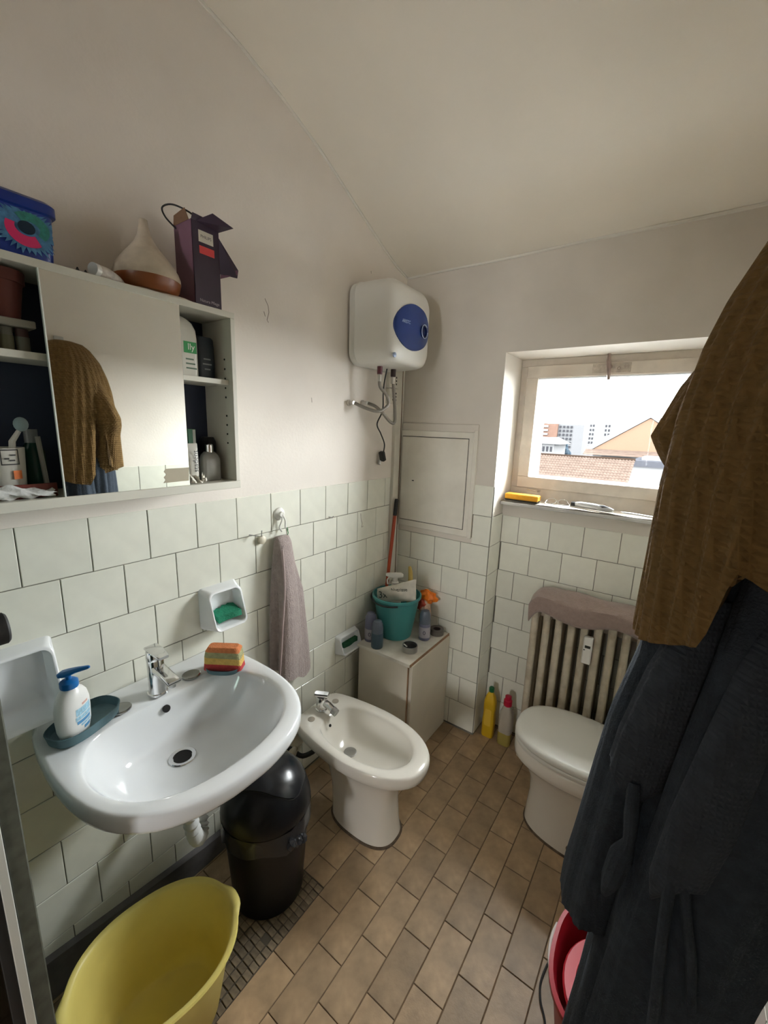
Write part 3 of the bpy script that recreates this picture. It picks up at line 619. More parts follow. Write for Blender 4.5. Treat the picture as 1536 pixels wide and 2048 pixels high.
# right bay
ZR = 1.7415
t = thing('lotion_bottle', 'cream lotion bottle with a green label on the right shelf', 'bottle', (.075, .525, ZR))
LB = M('bottle_cream', (.58, .56, .48), .35)
bb = MB(); bb.loft([[(x, y, ZR + z) for x, y in rrect(.078, .520, .024 * k, .038 * k, .016 * k, 5)] for z, k in ((0, .96), (.004, 1), (.10, 1), (.125, .93), (.142, .72), (.152, .42), (.158, .1))], True, True, True); lb = bb.build('body', LB, t, ang=1)
MB().box(.1022, .1027, .512, .549, ZR + .062, ZR + .092, .0002).build('green_label', M('label_green', S(40, 140, 70), .5), lb)
text('label_letters', 'lly', M('label_white2', S(235, 235, 225), .5), lb, (.1031, .533, ZR + .078), (0, 1, 0), (0, 0, 1), .024)
for k in range(3): MB().box(.1022, .1026, .516, .547 - .004 * k, ZR + .020 + .012 * k, ZR + .024 + .012 * k).build('print_line', M('print_green', S(90, 110, 90), .6), lb)
t = thing('shampoo_bottle', 'dark grey shampoo bottle on the right shelf', 'bottle', (.07, .594, ZR))
bb = MB(); bb.loft([[(x, y, ZR + z) for x, y in rrect(.06, .592, .022 * k, .029 * k, .012 * k, 5)] for z, k in ((0, .96), (.004, 1), (.085, 1), (.112, .95), (.118, .8))], True, True, True); sb = bb.build('body', M('bottle_slate', S(46, 54, 64), .35), t, ang=1)
for k, wd in enumerate((.018, .028, .022)): MB().box(.0822, .0826, .592 - wd / 2, .592 + wd / 2, ZR + .026 + .014 * k, ZR + .030 + .014 * k).build('print_line', M('print_grey', S(150, 156, 160), .6), sb)
t = thing('toothpaste_tube', 'toothpaste tube standing upright at the mirror edge', 'tube', (.105, .515, ZB))
bb = MB(); bb.loft([[(x, y, ZB + z) for x, y in rrect(.104, .5115, .016 * a, .020 * b_, min(.016 * a, .02 * b_) * .9, 5)] for z, a, b_ in ((0, .8, .8), (.012, 1, 1), (.07, 1, 1), (.108, .25, 1.05), (.112, .12, 1.05))], True, True, True); tt = bb.build('body', M('tube_grey', (.46, .44, .38), .4), t, ang=1)
text('brand_letters', 'stadent', M('ink_black', S(20, 22, 24), .5), tt, (.1212, .517, ZB + .062), (0, 0, 1), (0, -1, 0), .021)
for k, (y, c, lab) in enumerate(((.505, S(176, 182, 166), 'pale grey toothpaste carton behind the toothpaste tube'), (.532, S(38, 98, 66), 'green and white toothpaste carton behind the toothpaste tube'))):
    t = thing('toothpaste_carton', lab, 'carton', (.07, y, ZB)); MB().box(.055, .083, y - .012, y + .012, ZB, ZB + .152, .001).build('box', M('carton_%d' % k, c, .45, var=.1, vs=30), t); MB().box(.0831, .0836, y + .002, y + .010, ZB + .02, ZB + .15).build('stripe', M('stripe_white', (.5, .52, .48), .5), t)
t = thing('perfume_bottle', 'clear glass perfume bottle with a steel collar', 'bottle', (.085, .582, ZB))
GL2 = M('smoky_glass', (.30, .30, .28), .12, var=.1, vs=30, coat=.5)
bb = MB(); bb.loft([[(x, y, ZB + z) for x, y in rrect(.088, .580, .018 * k, .029 * k, .010 * k, 5)] for z, k in ((0, .95), (.004, 1), (.062, 1), (.075, .85), (.086, .5))], True, True, True); bb.build('body', GL2, t, ang=1)
MB().lathe((.088, .580, ZB + .084), [(.012, 0), (.012, .022), (.008, .025)], 16).build('collar', CHROME, t)
tag(MB().lathe((.05, .600, ZB), [(.022, 0), (.024, .005), (.024, .115), (.018, .128)], 16).build('dark_jar', BLACKP, loc=(.05, .6, ZB)), 'dark round jar behind the perfume bottle', 'jar')
bb = MB(); bb.grid(lambda u, v: (.125 + .012 * math.sin(7 * u + 4 * v), .495 + .045 * u, ZB + .002 + .026 * v * (.5 + .5 * math.sin(6 * u + 1)) ** .5 + .004 * math.sin(20 * u * v)), 12, 8)
tag(bb.build('crumpled_tissue', M('tissue_white', (.66, .62, .54), .8), loc=(.125, .515, ZB)), 'crumpled white tissue at the foot of the toothpaste tube', 'tissue')

# ------------------------------------------------------------------ soap dishes in the wall
def soap_dish(lab, y0, y1, z0, z1, dep, nm='soap_dish'):
    t = thing(nm, lab, 'soap dish', (0, (y0 + y1) / 2, z0)); cy, cz, hy, hz = (y0 + y1) / 2, (z0 + z1) / 2, (y1 - y0) / 2, (z1 - z0) / 2
    qd = min(1, hz / .072)
    R = lambda x, k, rad, dz=0: [(x + (b_ - cz) * -.34 * (x / dep), a, b_ + dz * (x / dep)) for a, b_ in rrect(cy, cz, hy - k * qd, hz - k * qd, rad * qd, 6)]
    bb = MB(); bb.loft([R(.004, 0, .012), R(.01, .0, .014), R(dep * .75, .006, .02), R(dep * .95, .008, .022), R(dep, .011, .02), R(dep * .985, .015, .02), R(dep * .85, .017, .02), R(.022, .024, .018), R(.016, .036, .008)], True, True, True)
    bb.build('dish', CER, t, ang=.9); return t
soap_dish('white ceramic soap dish above the basin holding a green scourer', .565, .708, .922, 1.068, .068)
soap_dish('large white ceramic soap dish at the left frame edge', .010, .166, .885, 1.072, .075)
soap_dish('lower white ceramic soap dish by the bidet', 1.245, 1.40, .515, .612, .045)
GRN = M('scourer_green', S(12, 118, 86), .8, bump=.9, bs=160, var=.15, vs=60)
bb = MB(); bb.loft([[(x + dx, y, z) for x, y in [(.028 + .004 * math.sin(9 * i), .595 + .085 * i / 8) for i in range(9)] + [(.072 + .004 * math.sin(7 * i), .683 - .088 * i / 8) for i in range(9)]] for z, dx in ((.958, 0), (.976, -.003))], True, True, True)
for v_ in range(len(bb.v)): x, y, z = bb.v[v_]; bb.v[v_] = (x, y, z + .32 * (.07 - x) + .004 * math.sin(60 * y))
tag(bb.build('green_scourer', GRN, loc=(.05, .64, .95)), 'bright green scouring pad in the upper soap dish', 'scourer')
bb = MB(); bb.loft([[(x, y, z) for x, y in [(.022, 1.275 + .10 * i / 6) for i in range(7)] + [(.040 + .003 * math.sin(5 * i), 1.375 - .10 * i / 6) for i in range(7)]] for z in (.548, .572)], True, True, True)
tag(bb.build('green_scourer', M('scourer_dark_green', S(14, 74, 46), .85, bump=.9, bs=160), loc=(.04, 1.32, .548)), 'dark green scouring pad in the lower soap dish by the bidet', 'scourer')

# hooks and nails
t = thing('wall_hook', 'white suction hook on the tiles holding the mauve towel', 'hook', (0, .915, 1.20))
MB().lathe((.004, .913, 1.275), [(.026, 0), (.024, .006), (.012, .012), (.010, .02)], 20, (1, 0, 0)).build('suction_cup', WHITEP, t)
MB().tube([(.022, .915, 1.275), (.024, .91, 1.25), (.022, .90, 1.225), (.03, .905, 1.21)], .0035, 8, smooth=4).build('left_prong', WHITEP, t)
MB().tube([(.022, .915, 1.275), (.026, .925, 1.25), (.024, .928, 1.22), (.034, .935, 1.215)], .0035, 8, smooth=4).build('right_prong', WHITEP, t)
MB().tube([(.03, .93, 1.222), (.034, .932, 1.20), (.030, .928, 1.182)], .0018, 6).build('green_loop', M('loop_green', S(60, 140, 80), .6), t)
tag(MB().tube([(.0, .772, 1.217), (.028, .79, 1.214), (.04, .80, 1.212), (.042, .80, 1.235)], .0022, 6).build('bent_nail', STEEL, loc=(0, .772, 1.21)), 'bent steel nail hook left of the round knob', 'nail')
tag(MB().lathe((.004, .822, 1.190), [(.012, 0), (.017, .006), (.016, .014), (.010, .018)], 16, (1, 0, 0)).build('wall_peg', CREAMP, loc=(.004, .822, 1.19)), 'round cream knob on the tiles beside the towel', 'knob')
tag(MB().tube([(.0, 1.195, 1.218), (.02, 1.20, 1.216), (.024, 1.205, 1.222)], .003, 6).build('wall_nail', STEEL, loc=(0, 1.195, 1.21)), 'steel nail in the tile joint right of the towel', 'nail')

# ------------------------------------------------------------------ cloth columns (towels, robe)
def cloth(levels, n=72, folds=5, amp=.10, tw=1.2, ph=0.0, seed=0, hem=None, jag=0.0, sq=2.0, amp2=.04):
    """hanging folded cloth: rings (z, cx, cy, ax, ay); hem(theta)->lowest z"""
    rs = np.random.default_rng(seed); zt = levels[0][0]; zb = levels[-1][0]; L_ = np.array(levels); Z = L_[::-1, 0]; rings = []
    m_ = 46
    for i in range(m_):
        ring = []
        for j in range(n):
            th = 2 * PI * j / n; lo = hem(th) if hem else zb
            z = zt + (lo - zt) * (i / (m_ - 1)); g = [float(np.interp(z, Z, L_[::-1, k])) for k in (1, 2, 3, 4)]
            k = min(1, (zt - z) / (zt - zb) * 2.2 + .12)
            f = 1 + amp * k * math.sin(folds * th + ph + tw * (zt - z)) + amp2 * k * math.sin((2 * folds + 1) * th + 2 * ph - 2.3 * (zt - z)) + .02 * math.sin(31 * th + 9 * z)
            c, s_ = math.cos(th), math.sin(th); q = (abs(c) ** sq + abs(s_) ** sq) ** (-1 / sq)
            ring.append((g[0] + g[2] * q * f * c, g[1] + g[3] * q * f * s_, z + jag * math.sin(3 * th)))
        rings.append(ring)
    bb = MB(); bb.loft(rings, True, True, True); return bb
MAU = M('mauve_terry', S(158, 144, 140), .95, var=.12, vs=60, bump=1.0, bs=170, sheen=.3)
t = thing('hand_towel', 'mauve terry hand towel hanging from the white suction hook', 'towel', (.04, .92, .56))
bb = cloth([(1.192, .028, .905, .010, .030), (1.17, .034, .905, .018, .038), (1.08, .040, .905, .026, .048), (.95, .044, .918, .030, .066), (.80, .046, .920, .032, .076), (.68, .046, .922, .032, .084), (.60, .046, .925, .030, .088)], n=90, folds=3, amp=.26, ph=2.2, tw=1.0, hem=lambda th: .60 + .045 * math.sin(th + .4 + PI) + .005 * math.sin(5 * th), sq=2.4)
for k in range(len(bb.v)): x, y, z = bb.v[k]; bb.v[k] = (max(x, .008), y, z)
bb.build('cloth', MAU, t, ang=1.5)
MB().tube([(.066, .875 + .0, 1.15), (.078, .872, 1.0), (.080, .858, .85), (.078, .846, .70), (.075, .842, .635)], .004, 6, smooth=5).build('hem_edge', M('mauve_hem', S(176, 158, 156), .9), t)

# ------------------------------------------------------------------ basin
t = thing('washbasin', 'white ceramic wall hung washbasin under the mirror cabinet', 'basin', (0, .365, .60)); bas = t
BC = (.27, .365); BW = .365
half = [(.004, .258), (.05, .274), (.13, .284), (.22, .288), (.31, .284), (.39, .268), (.45, .240), (.50, .195), (.533, .135), (.552, .06)]
out0 = polar([(x, BW + w_) for x, w_ in half] + [(.555, BW)] + [(x, BW - w_) for x, w_ in half[::-1]] + [(.003, BW - .13), (.003, BW), (.003, BW + .13)], BC)
ih = [(.140, .10), (.15, .16), (.18, .205), (.24, .236), (.31, .244), (.38, .228), (.44, .19), (.48, .13), (.498, .06)]
inn = polar([(x, BW + w_) for x, w_ in ih] + [(.502, BW)] + [(x, BW - w_) for x, w_ in ih[::-1]] + [(.137, BW)], BC)
dr = [(.235 + .022 * math.cos(a), .362 + .022 * math.sin(a)) for a in np.linspace(-PI, PI, 72, endpoint=False)]
bowl = lambda k: mixr(inn, scl(mixr(inn, dr, .0), (.25, .363), 1), 0) 
inC = (.30, .364)
low = scl(inn, inC, .62); low = [(p[0] - .03, p[1]) for p in low]
cl = lambda ring: [(max(x, .006), y) for x, y in ring]
R = [rz(cl(scl(out0, BC, .30)), .660), rz(cl(scl(out0, BC, .52)), .672), rz(cl(scl(out0, BC, .80)), .742), rz(cl(scl(out0, BC, .93)), .783), rz(cl(scl(out0, BC, .975)), .797), rz(cl(scl(out0, BC, .992)), .803), rz(cl(out0), .812), rz(cl(out0), .829), rz(cl(scl(out0, BC, .993)), .837), rz(cl(scl(out0, BC, .98)), .841), rz(cl(scl(out0, BC, .955)), .842),
     rz(mixr(cl(scl(out0, BC, .955)), inn, .5), .840), rz(mixr(cl(scl(out0, BC, .955)), inn, .85), .838), rz(inn, .835), rz(scl(inn, inC, .985), .8315), rz(scl(inn, inC, .965), .815), rz(mixr(scl(inn, inC, .95), low, .30), .775), rz(mixr(scl(inn, inC, .94), low, .65), .735), rz(low, .710), rz(mixr(low, dr, .45), .699), rz(mixr(low, dr, .85), .695), rz(dr, .693)]
bb = MB(); bb.loft(R, True, True, True); bb.build('bowl', CER, t, ang=1.2)
bb = MB(); bb.lathe((.235, .362, .6935), [(.035, 0), (.036, .003), (.034, .0045), (.025, .003), (.024, -.004)], 32); dn = bb.build('drain_ring', CHROME, t)
MB().lathe((.235, .362, .690), [(.0235, 0), (.0235, .0058)], 24).build('drain_hole', HOLE, dn)
MB().lathe((.148, .368, .804), [(.0105, 0), (.0105, .004)], 18, (1, 0, .3)).build('overflow_hole', HOLE, t)
for y, lab in ((.268, ''), (.470, '')):
    bb = MB(); bb.lathe((.106, y, .842), [(.026, 0), (.026, .003), (.023, .005), (.019, .0035)], 24, sy=1.05); bb.build('tap_hole_cap', M('cap_steel', (.33, .33, .32), .25, metal=1), t)
# siphon
COR = M('corrugated_white', (.55, .56, .55), .45)
t = thing('flexible_drain', 'white corrugated drain hose under the washbasin', 'pipe', (.2, .40, .36))
P = crom([Vector(p) for p in [(.235, .362, .66), (.235, .365, .55), (.235, .375, .44), (.222, .395, .375), (.20, .42, .365), (.17, .435, .40), (.12, .44, .44), (.06, .44, .46), (.006, .44, .465)]], 14)
bb = MB(); bb.tube(P, [.019 + .0035 * math.sin(i * 1.57) for i in range(len(P))], 14); bb.build('hose', COR, t)
MB().lathe((.235, .362, .60), [(.026, 0), (.026, .05), (.034, .055), (.034, .068)], 20).build('waste_fitting', WHITEP, t)
# tap
t = thing('basin_tap', 'chrome single lever mixer tap on the washbasin', 'tap', (.11, .366, .842))
MB().lathe((.11, .366, .842), [(.027, 0), (.027, .005), (.024, .007), (.0225, .02), (.0225, .105), (.021, .108)], 28).build('body', CHROME, t)
bb = MB(); bb.loft([[(.12 + x, .366 + a, .925 + b_ + dz) for a, b_ in rrect(0, 0, .018, hz, .006, 4)] for x, hz, dz in ((-.012, .012, .0), (.04, .009, -.004), (.088, .007, -.009), (.093, .005, -.010))], True, True, True); bb.build('spout', CHROME, t)
MB().lathe((.200, .366, .903), [(.009, -.004), (.009, .008)], 16).build('aerator', STEEL, t)
MB().lathe((.11, .366, .951), [(.0235, 0), (.0235, .022), (.021, .026)], 28).build('lever_cap', CHROME, t)
bb = MB(); bb.loft([[(.11 + x, .366 + a, .972 + b_ + dz) for a, b_ in rrect(0, 0, wd, .004, .003, 3)] for x, wd, dz in ((-.022, .019, .008), (.02, .019, .006), (.042, .017, .002), (.052, .014, -.001))], True, True, True); bb.build('lever', CHROME, t)
# soap bottle dish and bottle
DSH = M('dish_blue_grey', S(74, 104, 112), .45, var=.1, vs=40)
def boat(name, lab, c, hl, hw, ang, z, h, tilt=0):
    t = thing(name, lab, 'dish', (c[0], c[1], z)); o = []
    for i in range(48):
        a = 2 * PI * i / 48; cs, sn = math.cos(a), math.sin(a); q = (abs(cs) ** 2.8 + abs(sn) ** 2.8) ** (-1 / 2.8)
        x, y = hl * q * cs, hw * q * sn; o.append((c[0] + x * math.cos(ang) - y * math.sin(ang), c[1] + x * math.sin(ang) + y * math.cos(ang)))
    bb = MB(); bb.loft([rz(scl(o, c, .86), z), rz(scl(o, c, .93), z + .003), rz(o, z + h), rz(scl(o, c, .97), z + h + .001), rz(scl(o, c, .90), z + .008), rz(scl(o, c, .80), z + .005)], True, True, True); bb.build('tray', DSH, t)
    return t
boat('soap_tray', 'blue grey oval tray under the pump bottle', (.107, .185), .086, .052, 1.95, .8425, .028)
boat('sponge_tray', 'blue grey tray under the striped sponge', (.158, .553), .056, .042, .62, .8425, .016)
t = thing('pump_bottle', 'white liquid soap bottle with a blue pump', 'bottle', (.125, .155, .8485))
bz = .8485; PW = M('bottle_white', (.74, .74, .72), .35)
ba = .62; bc = (.128, .158)
def orot(pts): return [(bc[0] + (x * math.cos(ba) - y * math.sin(ba)), bc[1] + (x * math.sin(ba) + y * math.cos(ba))) for x, y in pts]
bb = MB(); bb.loft([rz(orot([(.029 * k2 * math.cos(a), .046 * k * math.sin(a)) for a in np.linspace(0, 2 * PI, 40, endpoint=False)]), bz + z) for z, k, k2 in ((0, .70, .8), (.003, .76, .88), (.03, .93, 1), (.06, 1, 1), (.085, .98, 1), (.105, .86, .93), (.118, .66, .8), (.126, .42, .66), (.129, .34, .56), (.133, .33, .54))], True, True, True); pb = bb.build('body', PW, t, ang=1.2)
PBL = M('pump_blue', S(10, 98, 165), .35)
MB().lathe((bc[0], bc[1], bz + .131), [(.0185, 0), (.0195, .004), (.019, .015), (.013, .020), (.006, .021), (.006, .030)], 24).build('collar', PBL, t)
d_ = (math.cos(.75), math.sin(.75))
bb = MB(); bb.loft([[(bc[0] + s_ * d_[0] - a * d_[1], bc[1] + s_ * d_[1] + a * d_[0], bz + .168 + b_ + dz) for a, b_ in rrect(0, 0, wd, hh, hh * .8, 4)] for s_, wd, hh, dz in ((-.022, .006, .003, -.004), (-.016, .012, .006, -.003), (0, .012, .008, 0), (.02, .008, .006, .007), (.046, .005, .004, .013), (.050, .003, .0025, .0135))], True, True, True); bb.build('nozzle', PBL, t)
LBL = M('label_pale_blue', S(150, 190, 210), .5, var=.25, vs=200); LBD = M('label_mid_blue', S(80, 140, 185), .5)
def lab_strip(a0, a1, z0, z1, mat, name):
    bb = MB(); 
    def fn(u, v):
        a = a0 + (a1 - a0) * u; z = z0 + (z1 - z0) * v; k = np.interp(z, [0, .003, .03, .06, .085, .105, .118], [.7, .76, .93, 1, .98, .86, .66]); k2 = np.interp(z, [0, .003, .03, .085, .105], [.8, .88, 1, 1, .93])
        x, y = orot([(.0294 * k2 * math.cos(a), .0464 * k * math.sin(a))])[0]; return (x, y, bz + z)
    bb.grid(fn, 14, 5); bb.build(name, mat, pb)
for z0, z1, a0, a1, mt in ((.064, .082, -.5, .55, LBL), (.052, .062, -.55, .5, LBL), (.042, .050, -.5, .45, LBD), (.034, .040, -.3, .5, LBL), (.022, .031, -.1, .4, LBD)): lab_strip(a0, a1, z0, z1, mt, 'label_print')
lab_strip(-.1, .35, .086, .091, M('label_pink', S(205, 165, 155), .5), 'label_motif')
# striped sponge: four wavy layers
t = thing('striped_sponge', 'red yellow green and orange striped sponge on the basin rim', 'sponge', (.158, .553, .852))
cols = [('red', S(180, 62, 62)), ('yellow', S(212, 176, 96)), ('green', S(160, 158, 118)), ('orange', S(204, 124, 76))]
zb_ = .8515
def wv(s_, k): return .0045 * math.sin(75 * s_ + k * .7) * (0 if k in (0, 4) else 1)
for k, (nm, c) in enumerate(cols):
    bb = MB(); z0, z1 = zb_ + (0, .017, .040, .062)[k], zb_ + (.017, .040, .062, .074)[k]
    inset = lambda kk: (0, .002, .003, .006, .014)[kk]
    def ringz(z, kk):
        out = []
        for x, y in rrect(0, 0, .060 - inset(kk), .026 - inset(kk) * .7, .011, 6):
            X_, Y_ = .158 + x * math.cos(.62) - y * math.sin(.62), .553 + x * math.sin(.62) + y * math.cos(.62)
            out.append((X_, Y_, z + wv(x + y, kk)))
        return out
    bb.loft([ringz(z0, k), ringz(z1, k + 1)], True, True, True); bb.build('sponge_layer_' + nm, M('sponge_' + nm, c, .95, var=.12, vs=90, bump=.9, bs=220), t)

# ------------------------------------------------------------------ bin, tub, mat
t = thing('swing_bin', 'black plastic swing lid bin under the washbasin', 'bin', (.268, .616, 0))
BCX, BCY = .268, .616
MB().lathe((BCX, BCY, 0), [(.112, 0), (.120, .006), (.136, .25), (.140, .33), (.146, .335), (.146, .352)], 40).build('body', BLACKP, t)
dome = [(.147, 0), (.149, .01), (.146, .03), (.136, .065), (.117, .10), (.090, .128), (.055, .146), (.02, .152), (.003, .153)]
MB().lathe((BCX, BCY, .350), dome, 44).build('dome_lid', BLACKP, t, ang=1.2)
def dpt(x, y, off=.0):
    r = math.hypot(x, y); zz = float(np.interp(-r, [-p[0] for p in dome[1:]], [p[1] for p in dome[1:]])); return (BCX + x * (1 + off / .15), BCY + y * (1 + off / .15), .350 + zz + off)
fl = []
for i in range(40):
    a = 2 * PI * i / 40; q = (abs(math.cos(a)) ** 3 + abs(math.sin(a)) ** 3) ** (-1 / 3); u_2, v_2 = .125 * q * math.cos(a), .088 * q * math.sin(a)
    x = u_2 * math.cos(.55) - v_2 * math.sin(.55) - .0; y = u_2 * math.sin(.55) + v_2 * math.cos(.55) + .0
    k = min(1, .139 / math.hypot(x, y)); fl.append((x * k, y * k))
bb = MB(); bb.loft([[dpt(x * s_, y * s_, .004) for x, y in fl] for s_ in (.02, .25, .5, .75, .95, 1.0)] + [[dpt(x, y, -.001) for x, y in fl]], True, True, False); fp = bb.build('swing_flap', M('black_gloss', (.010, .011, .014), .24), t, ang=1.2)
MB().tube([dpt(x * 1.012, y * 1.012, .001) for x, y in fl + fl[:1]], .0022, 6).build('flap_gap', HOLE, t)
bb = MB(); rb = np.random.default_rng(3)
bb.loft([[(BCX + (.146 + .006 * rb.random() + (.012 if abs((i * 2 * PI / 40 + .12 + PI) % (2 * PI) - PI) < .4 else 0) * k) * math.cos(2 * PI * i / 40), BCY + (.146 + .006 * rb.random() + (.012 if abs((i * 2 * PI / 40 + .12 + PI) % (2 * PI) - PI) < .4 else 0) * k) * math.sin(2 * PI * i / 40), .352 - .055 * k - .02 * rb.random() * k) for i in range(40)] for k in (0, .3, .6, 1)], True); bb.build('bin_bag', M('bin_bag_film', (.02, .02, .022), .18), t)
for k_ in range(3):
    bb = MB(); cx0, cy0, cz0 = BCX + .158, BCY - .03 + .022 * k_, .312 - .01 * k_
    bb.lathe((cx0, cy0, cz0), [(.004, -.022), (.014, -.01), (.011, .004), (.016, .012), (.003, .022)], 7, (.5, .4 - .3 * k_, 1)); bb.build('bag_knot', M('bin_bag_film', None or (.02, .02, .022)), t)

YEL = M('tub_yellow', S(222, 206, 118), .42, var=.06, vs=7, stain=((.30, .24, .06), .25), ss=6)
t = thing('yellow_tub', 'pale yellow oval plastic wash tub on the floor', 'tub', (.325, .22, 0))
tcx, tcy, tang = .327, .215, 1.36
def tubo(ll, ww, z, bulge=0):
    out = []
    for i in range(72):
        a = 2 * PI * i / 72; cs, sn = math.cos(a), math.sin(a); q = (abs(cs) ** 2.25 + abs(sn) ** 2.25) ** (-1 / 2.25); e = bulge * (math.exp(-((abs(cs) - 1) / .035) ** 2))
        x, y = (ll * q + e) * cs, ww * q * sn
        out.append((tcx + x * math.cos(tang) - y * math.sin(tang), tcy + x * math.sin(tang) + y * math.cos(tang), z))
    return out
bb = MB(); bb.loft([tubo(.135, .105, .001), tubo(.142, .112, .006), tubo(.180, .146, .22, .004), tubo(.184, .150, .240, .008), tubo(.196, .162, .243, .014), tubo(.200, .166, .249, .015), tubo(.197, .163, .254, .014), tubo(.188, .154, .254, .012), tubo(.182, .148, .246, .006), tubo(.176, .142, .215, .002), tubo(.150, .118, .05), tubo(.138, .106, .018), tubo(.128, .098, .010), tubo(.06, .045, .009)], True, True, True); bb.build('basin', YEL, t, ang=1.0)

MATT = M('mosaic_grey', S(118, 104, 84), .8, var=.25, vs=60, rnd=.25)
t = thing('mosaic_mat', 'grey mosaic non slip mat under the bin and tub', 'mat', (.36, .45, 0))
MB().box(.268, .436, .15, .725, .0003, .0018).build('backing', M('mat_backing', (.085, .07, .05), .9), t)
mm_ = MB().box(-.0125, .0125, -.0098, .0098, 0, .0032, .001).mesh('mosaic_piece', MATT)
for i in range(6):
    for j in range(25):
        if rng.random() < .04: continue
        o = bpy.data.objects.new('mosaic_piece', mm_); COL.objects.link(o); o.parent = t; o.location = (.284 + i * .0275 - .36 + rng.normal(0, .0008), .162 + j * .0228 - .45 + rng.normal(0, .0008), .0015); o.rotation_euler = (0, 0, rng.normal(0, .03))

# ------------------------------------------------------------------ bidet
t = thing('bidet', 'white ceramic bidet beside the corner cupboard', 'bidet', (.36, 1.03, 0)); W0 = 1.028; C0 = (.36, W0)
hb = [(.075, .085), (.085, .118), (.13, .138), (.21, .154), (.30, .165), (.38, .168), (.46, .160), (.54, .138), (.60, .103), (.64, .055)]
ro = polar([(x, W0 + w_) for x, w_ in hb] + [(.650, W0)] + [(x, W0 - w_) for x, w_ in hb[::-1]] + [(.073, W0)], C0)
hi = [(.180, .055), (.20, .09), (.26, .113), (.34, .124), (.42, .122), (.50, .104), (.555, .072), (.58, .035)]
ri = polar([(x, W0 + w_) for x, w_ in hi] + [(.588, W0)] + [(x, W0 - w_) for x, w_ in hi[::-1]] + [(.176, W0)], C0)
bd = [(.30 + .03 * math.cos(a), 1.02 + .03 * math.sin(a)) for a in np.linspace(-PI, PI, 72, endpoint=False)]
def ped(x0, x1, hw, z, p=2.6):
    cx0, hl = (x0 + x1) / 2, (x1 - x0) / 2
    o = []
    for i in range(72):
        a = -PI + 2 * PI * i / 72; cs, sn = math.cos(a), math.sin(a); q = (abs(cs) ** p + abs(sn) ** p) ** (-1 / p); o.append((cx0 + hl * q * cs, W0 + hw * q * sn, z))
    return o
R = [ped(.232, .540, .097, .001), ped(.232, .538, .096, .012), ped(.230, .530, .092, .06), ped(.222, .522, .091, .16), ped(.195, .530, .098, .25), ped(.145, .566, .120, .31), ped(.115, .596, .138, .335), rz(scl(ro, C0, .955), .344), rz(scl(ro, C0, .99), .352), rz(ro, .370), rz(ro, .388), rz(scl(ro, C0, .99), .396), rz(scl(ro, C0, .97), .400), rz(mixr(scl(ro, C0, .97), ri, .7), .398), rz(ri, .394), rz(scl(ri, C0, .97), .386), rz(scl(ri, C0, .90), .355), rz(mixr(scl(ri, C0, .85), bd, .3), .31), rz(mixr(scl(ri, C0, .8), bd, .7), .285), rz(bd, .278)]
bb = MB(); bb.loft(R, True, True, True); bb.build('bowl', CERW, t, ang=1.2)
bb = MB(); bb.lathe((.30, 1.02, .278), [(.026, 0), (.027, .004), (.022, .006), (.012, .004)], 24); bb.build('drain_plug', STEEL, t)
for y in (.955, 1.105): MB().lathe((.137, y, .397), [(.015, 0), (.015, .003), (.012, .0035)], 20).build('tap_hole', M('hole_plug', (.35, .31, .25), .6), t)
MB().lathe((.202, 1.0, .372), [(.006, 0), (.006, .003)], 12, (1, 0, .5)).build('overflow_hole', HOLE, t)
MB().lathe((.335, .943, .075), [(.012, 0), (.012, .003)], 14, (0, -1, .1)).build('screw_cover', M('rust_screw', (.14, .10, .07), .6), t)
SEAL = M('grimy_sealant', (.10, .07, .045), .9, var=.4, vs=60)
bb = MB(); bb.loft([ped(.226, .546, .103, .0005), ped(.229, .543, .100, .006), ped(.236, .536, .094, .009)], True, True, True); bb.build('sealant', SEAL, t)
t = thing('bidet_tap', 'chrome mixer tap on the bidet', 'tap', (.125, 1.03, .4))
MB().lathe((.125, 1.03, .399), [(.027, 0), (.027, .006), (.024, .010), (.026, .055), (.022, .064)], 24).build('body', CHROME, t)
MB().tube([(.135, 1.03, .438), (.165, 1.03, .434), (.195, 1.03, .422)], [.015, .015, .014], 16).build('spout', CHROME, t)
MB().lathe((.190, 1.03, .424), [(.0165, 0), (.0165, .022)], 16, (.95, 0, -.3)).build('swivel_nozzle', STEEL, t)
bb = MB(); bb.T = turn((.125, 1.03, .468), .5); bb.box(.092, .158, 1.014, 1.046, .463, .477, .004); bb.build('lever', CHROME, t)
t = thing('supply_pipe', 'dark supply pipe with a cream valve behind the bin', 'pipe', (.05, .93, .2))
MB().tube([(.004, .90, .24), (.06, .91, .24), (.11, .93, .22), (.15, .98, .25), (.15, 1.0, .31)], .010, 8, smooth=5).build('pipe', RUBBER, t); MB().lathe((.075, .905, .235), [(.016, -.02), (.018, 0), (.016, .02)], 12, (.3, -1, 0)).build('valve', CREAMP, t)

# ------------------------------------------------------------------ corner cupboard and what stands on it
WC = M('cupboard_white', (.66, .61, .51), .5, var=.04, vs=8); EDG = M('cupboard_edge', (.30, .17, .09), .7, var=.2, vs=30)
t = thing('corner_cupboard', 'low cream cupboard in the corner between bidet and hatch', 'cupboard', (.21, 1.56, 0))
MB().box(.058, .352, 1.366, 1.752, 0, .528, .001).build('carcass', WC, t)
MB().box(.356, .374, 1.372, 1.750, .004, .532, .0015).build('door', WC, t)
MB().box(.3525, .3575, 1.364, 1.369, .0, .53).build('edge_strip', EDG, t)
MB().box(.052, .366, 1.358, 1.753, .529, .545, .001).build('top', M('cupboard_top', (.66, .63, .56), .5, var=.1, vs=18, stain=((.4, .33, .24), .35), ss=12), t)
MB().box(.366, .369, 1.358, 1.753, .531, .5445).build('top_edge', EDG, t)
ZC_ = .5455
TEAL = M('bucket_teal', S(64, 138, 138), .4, var=.06, vs=8)
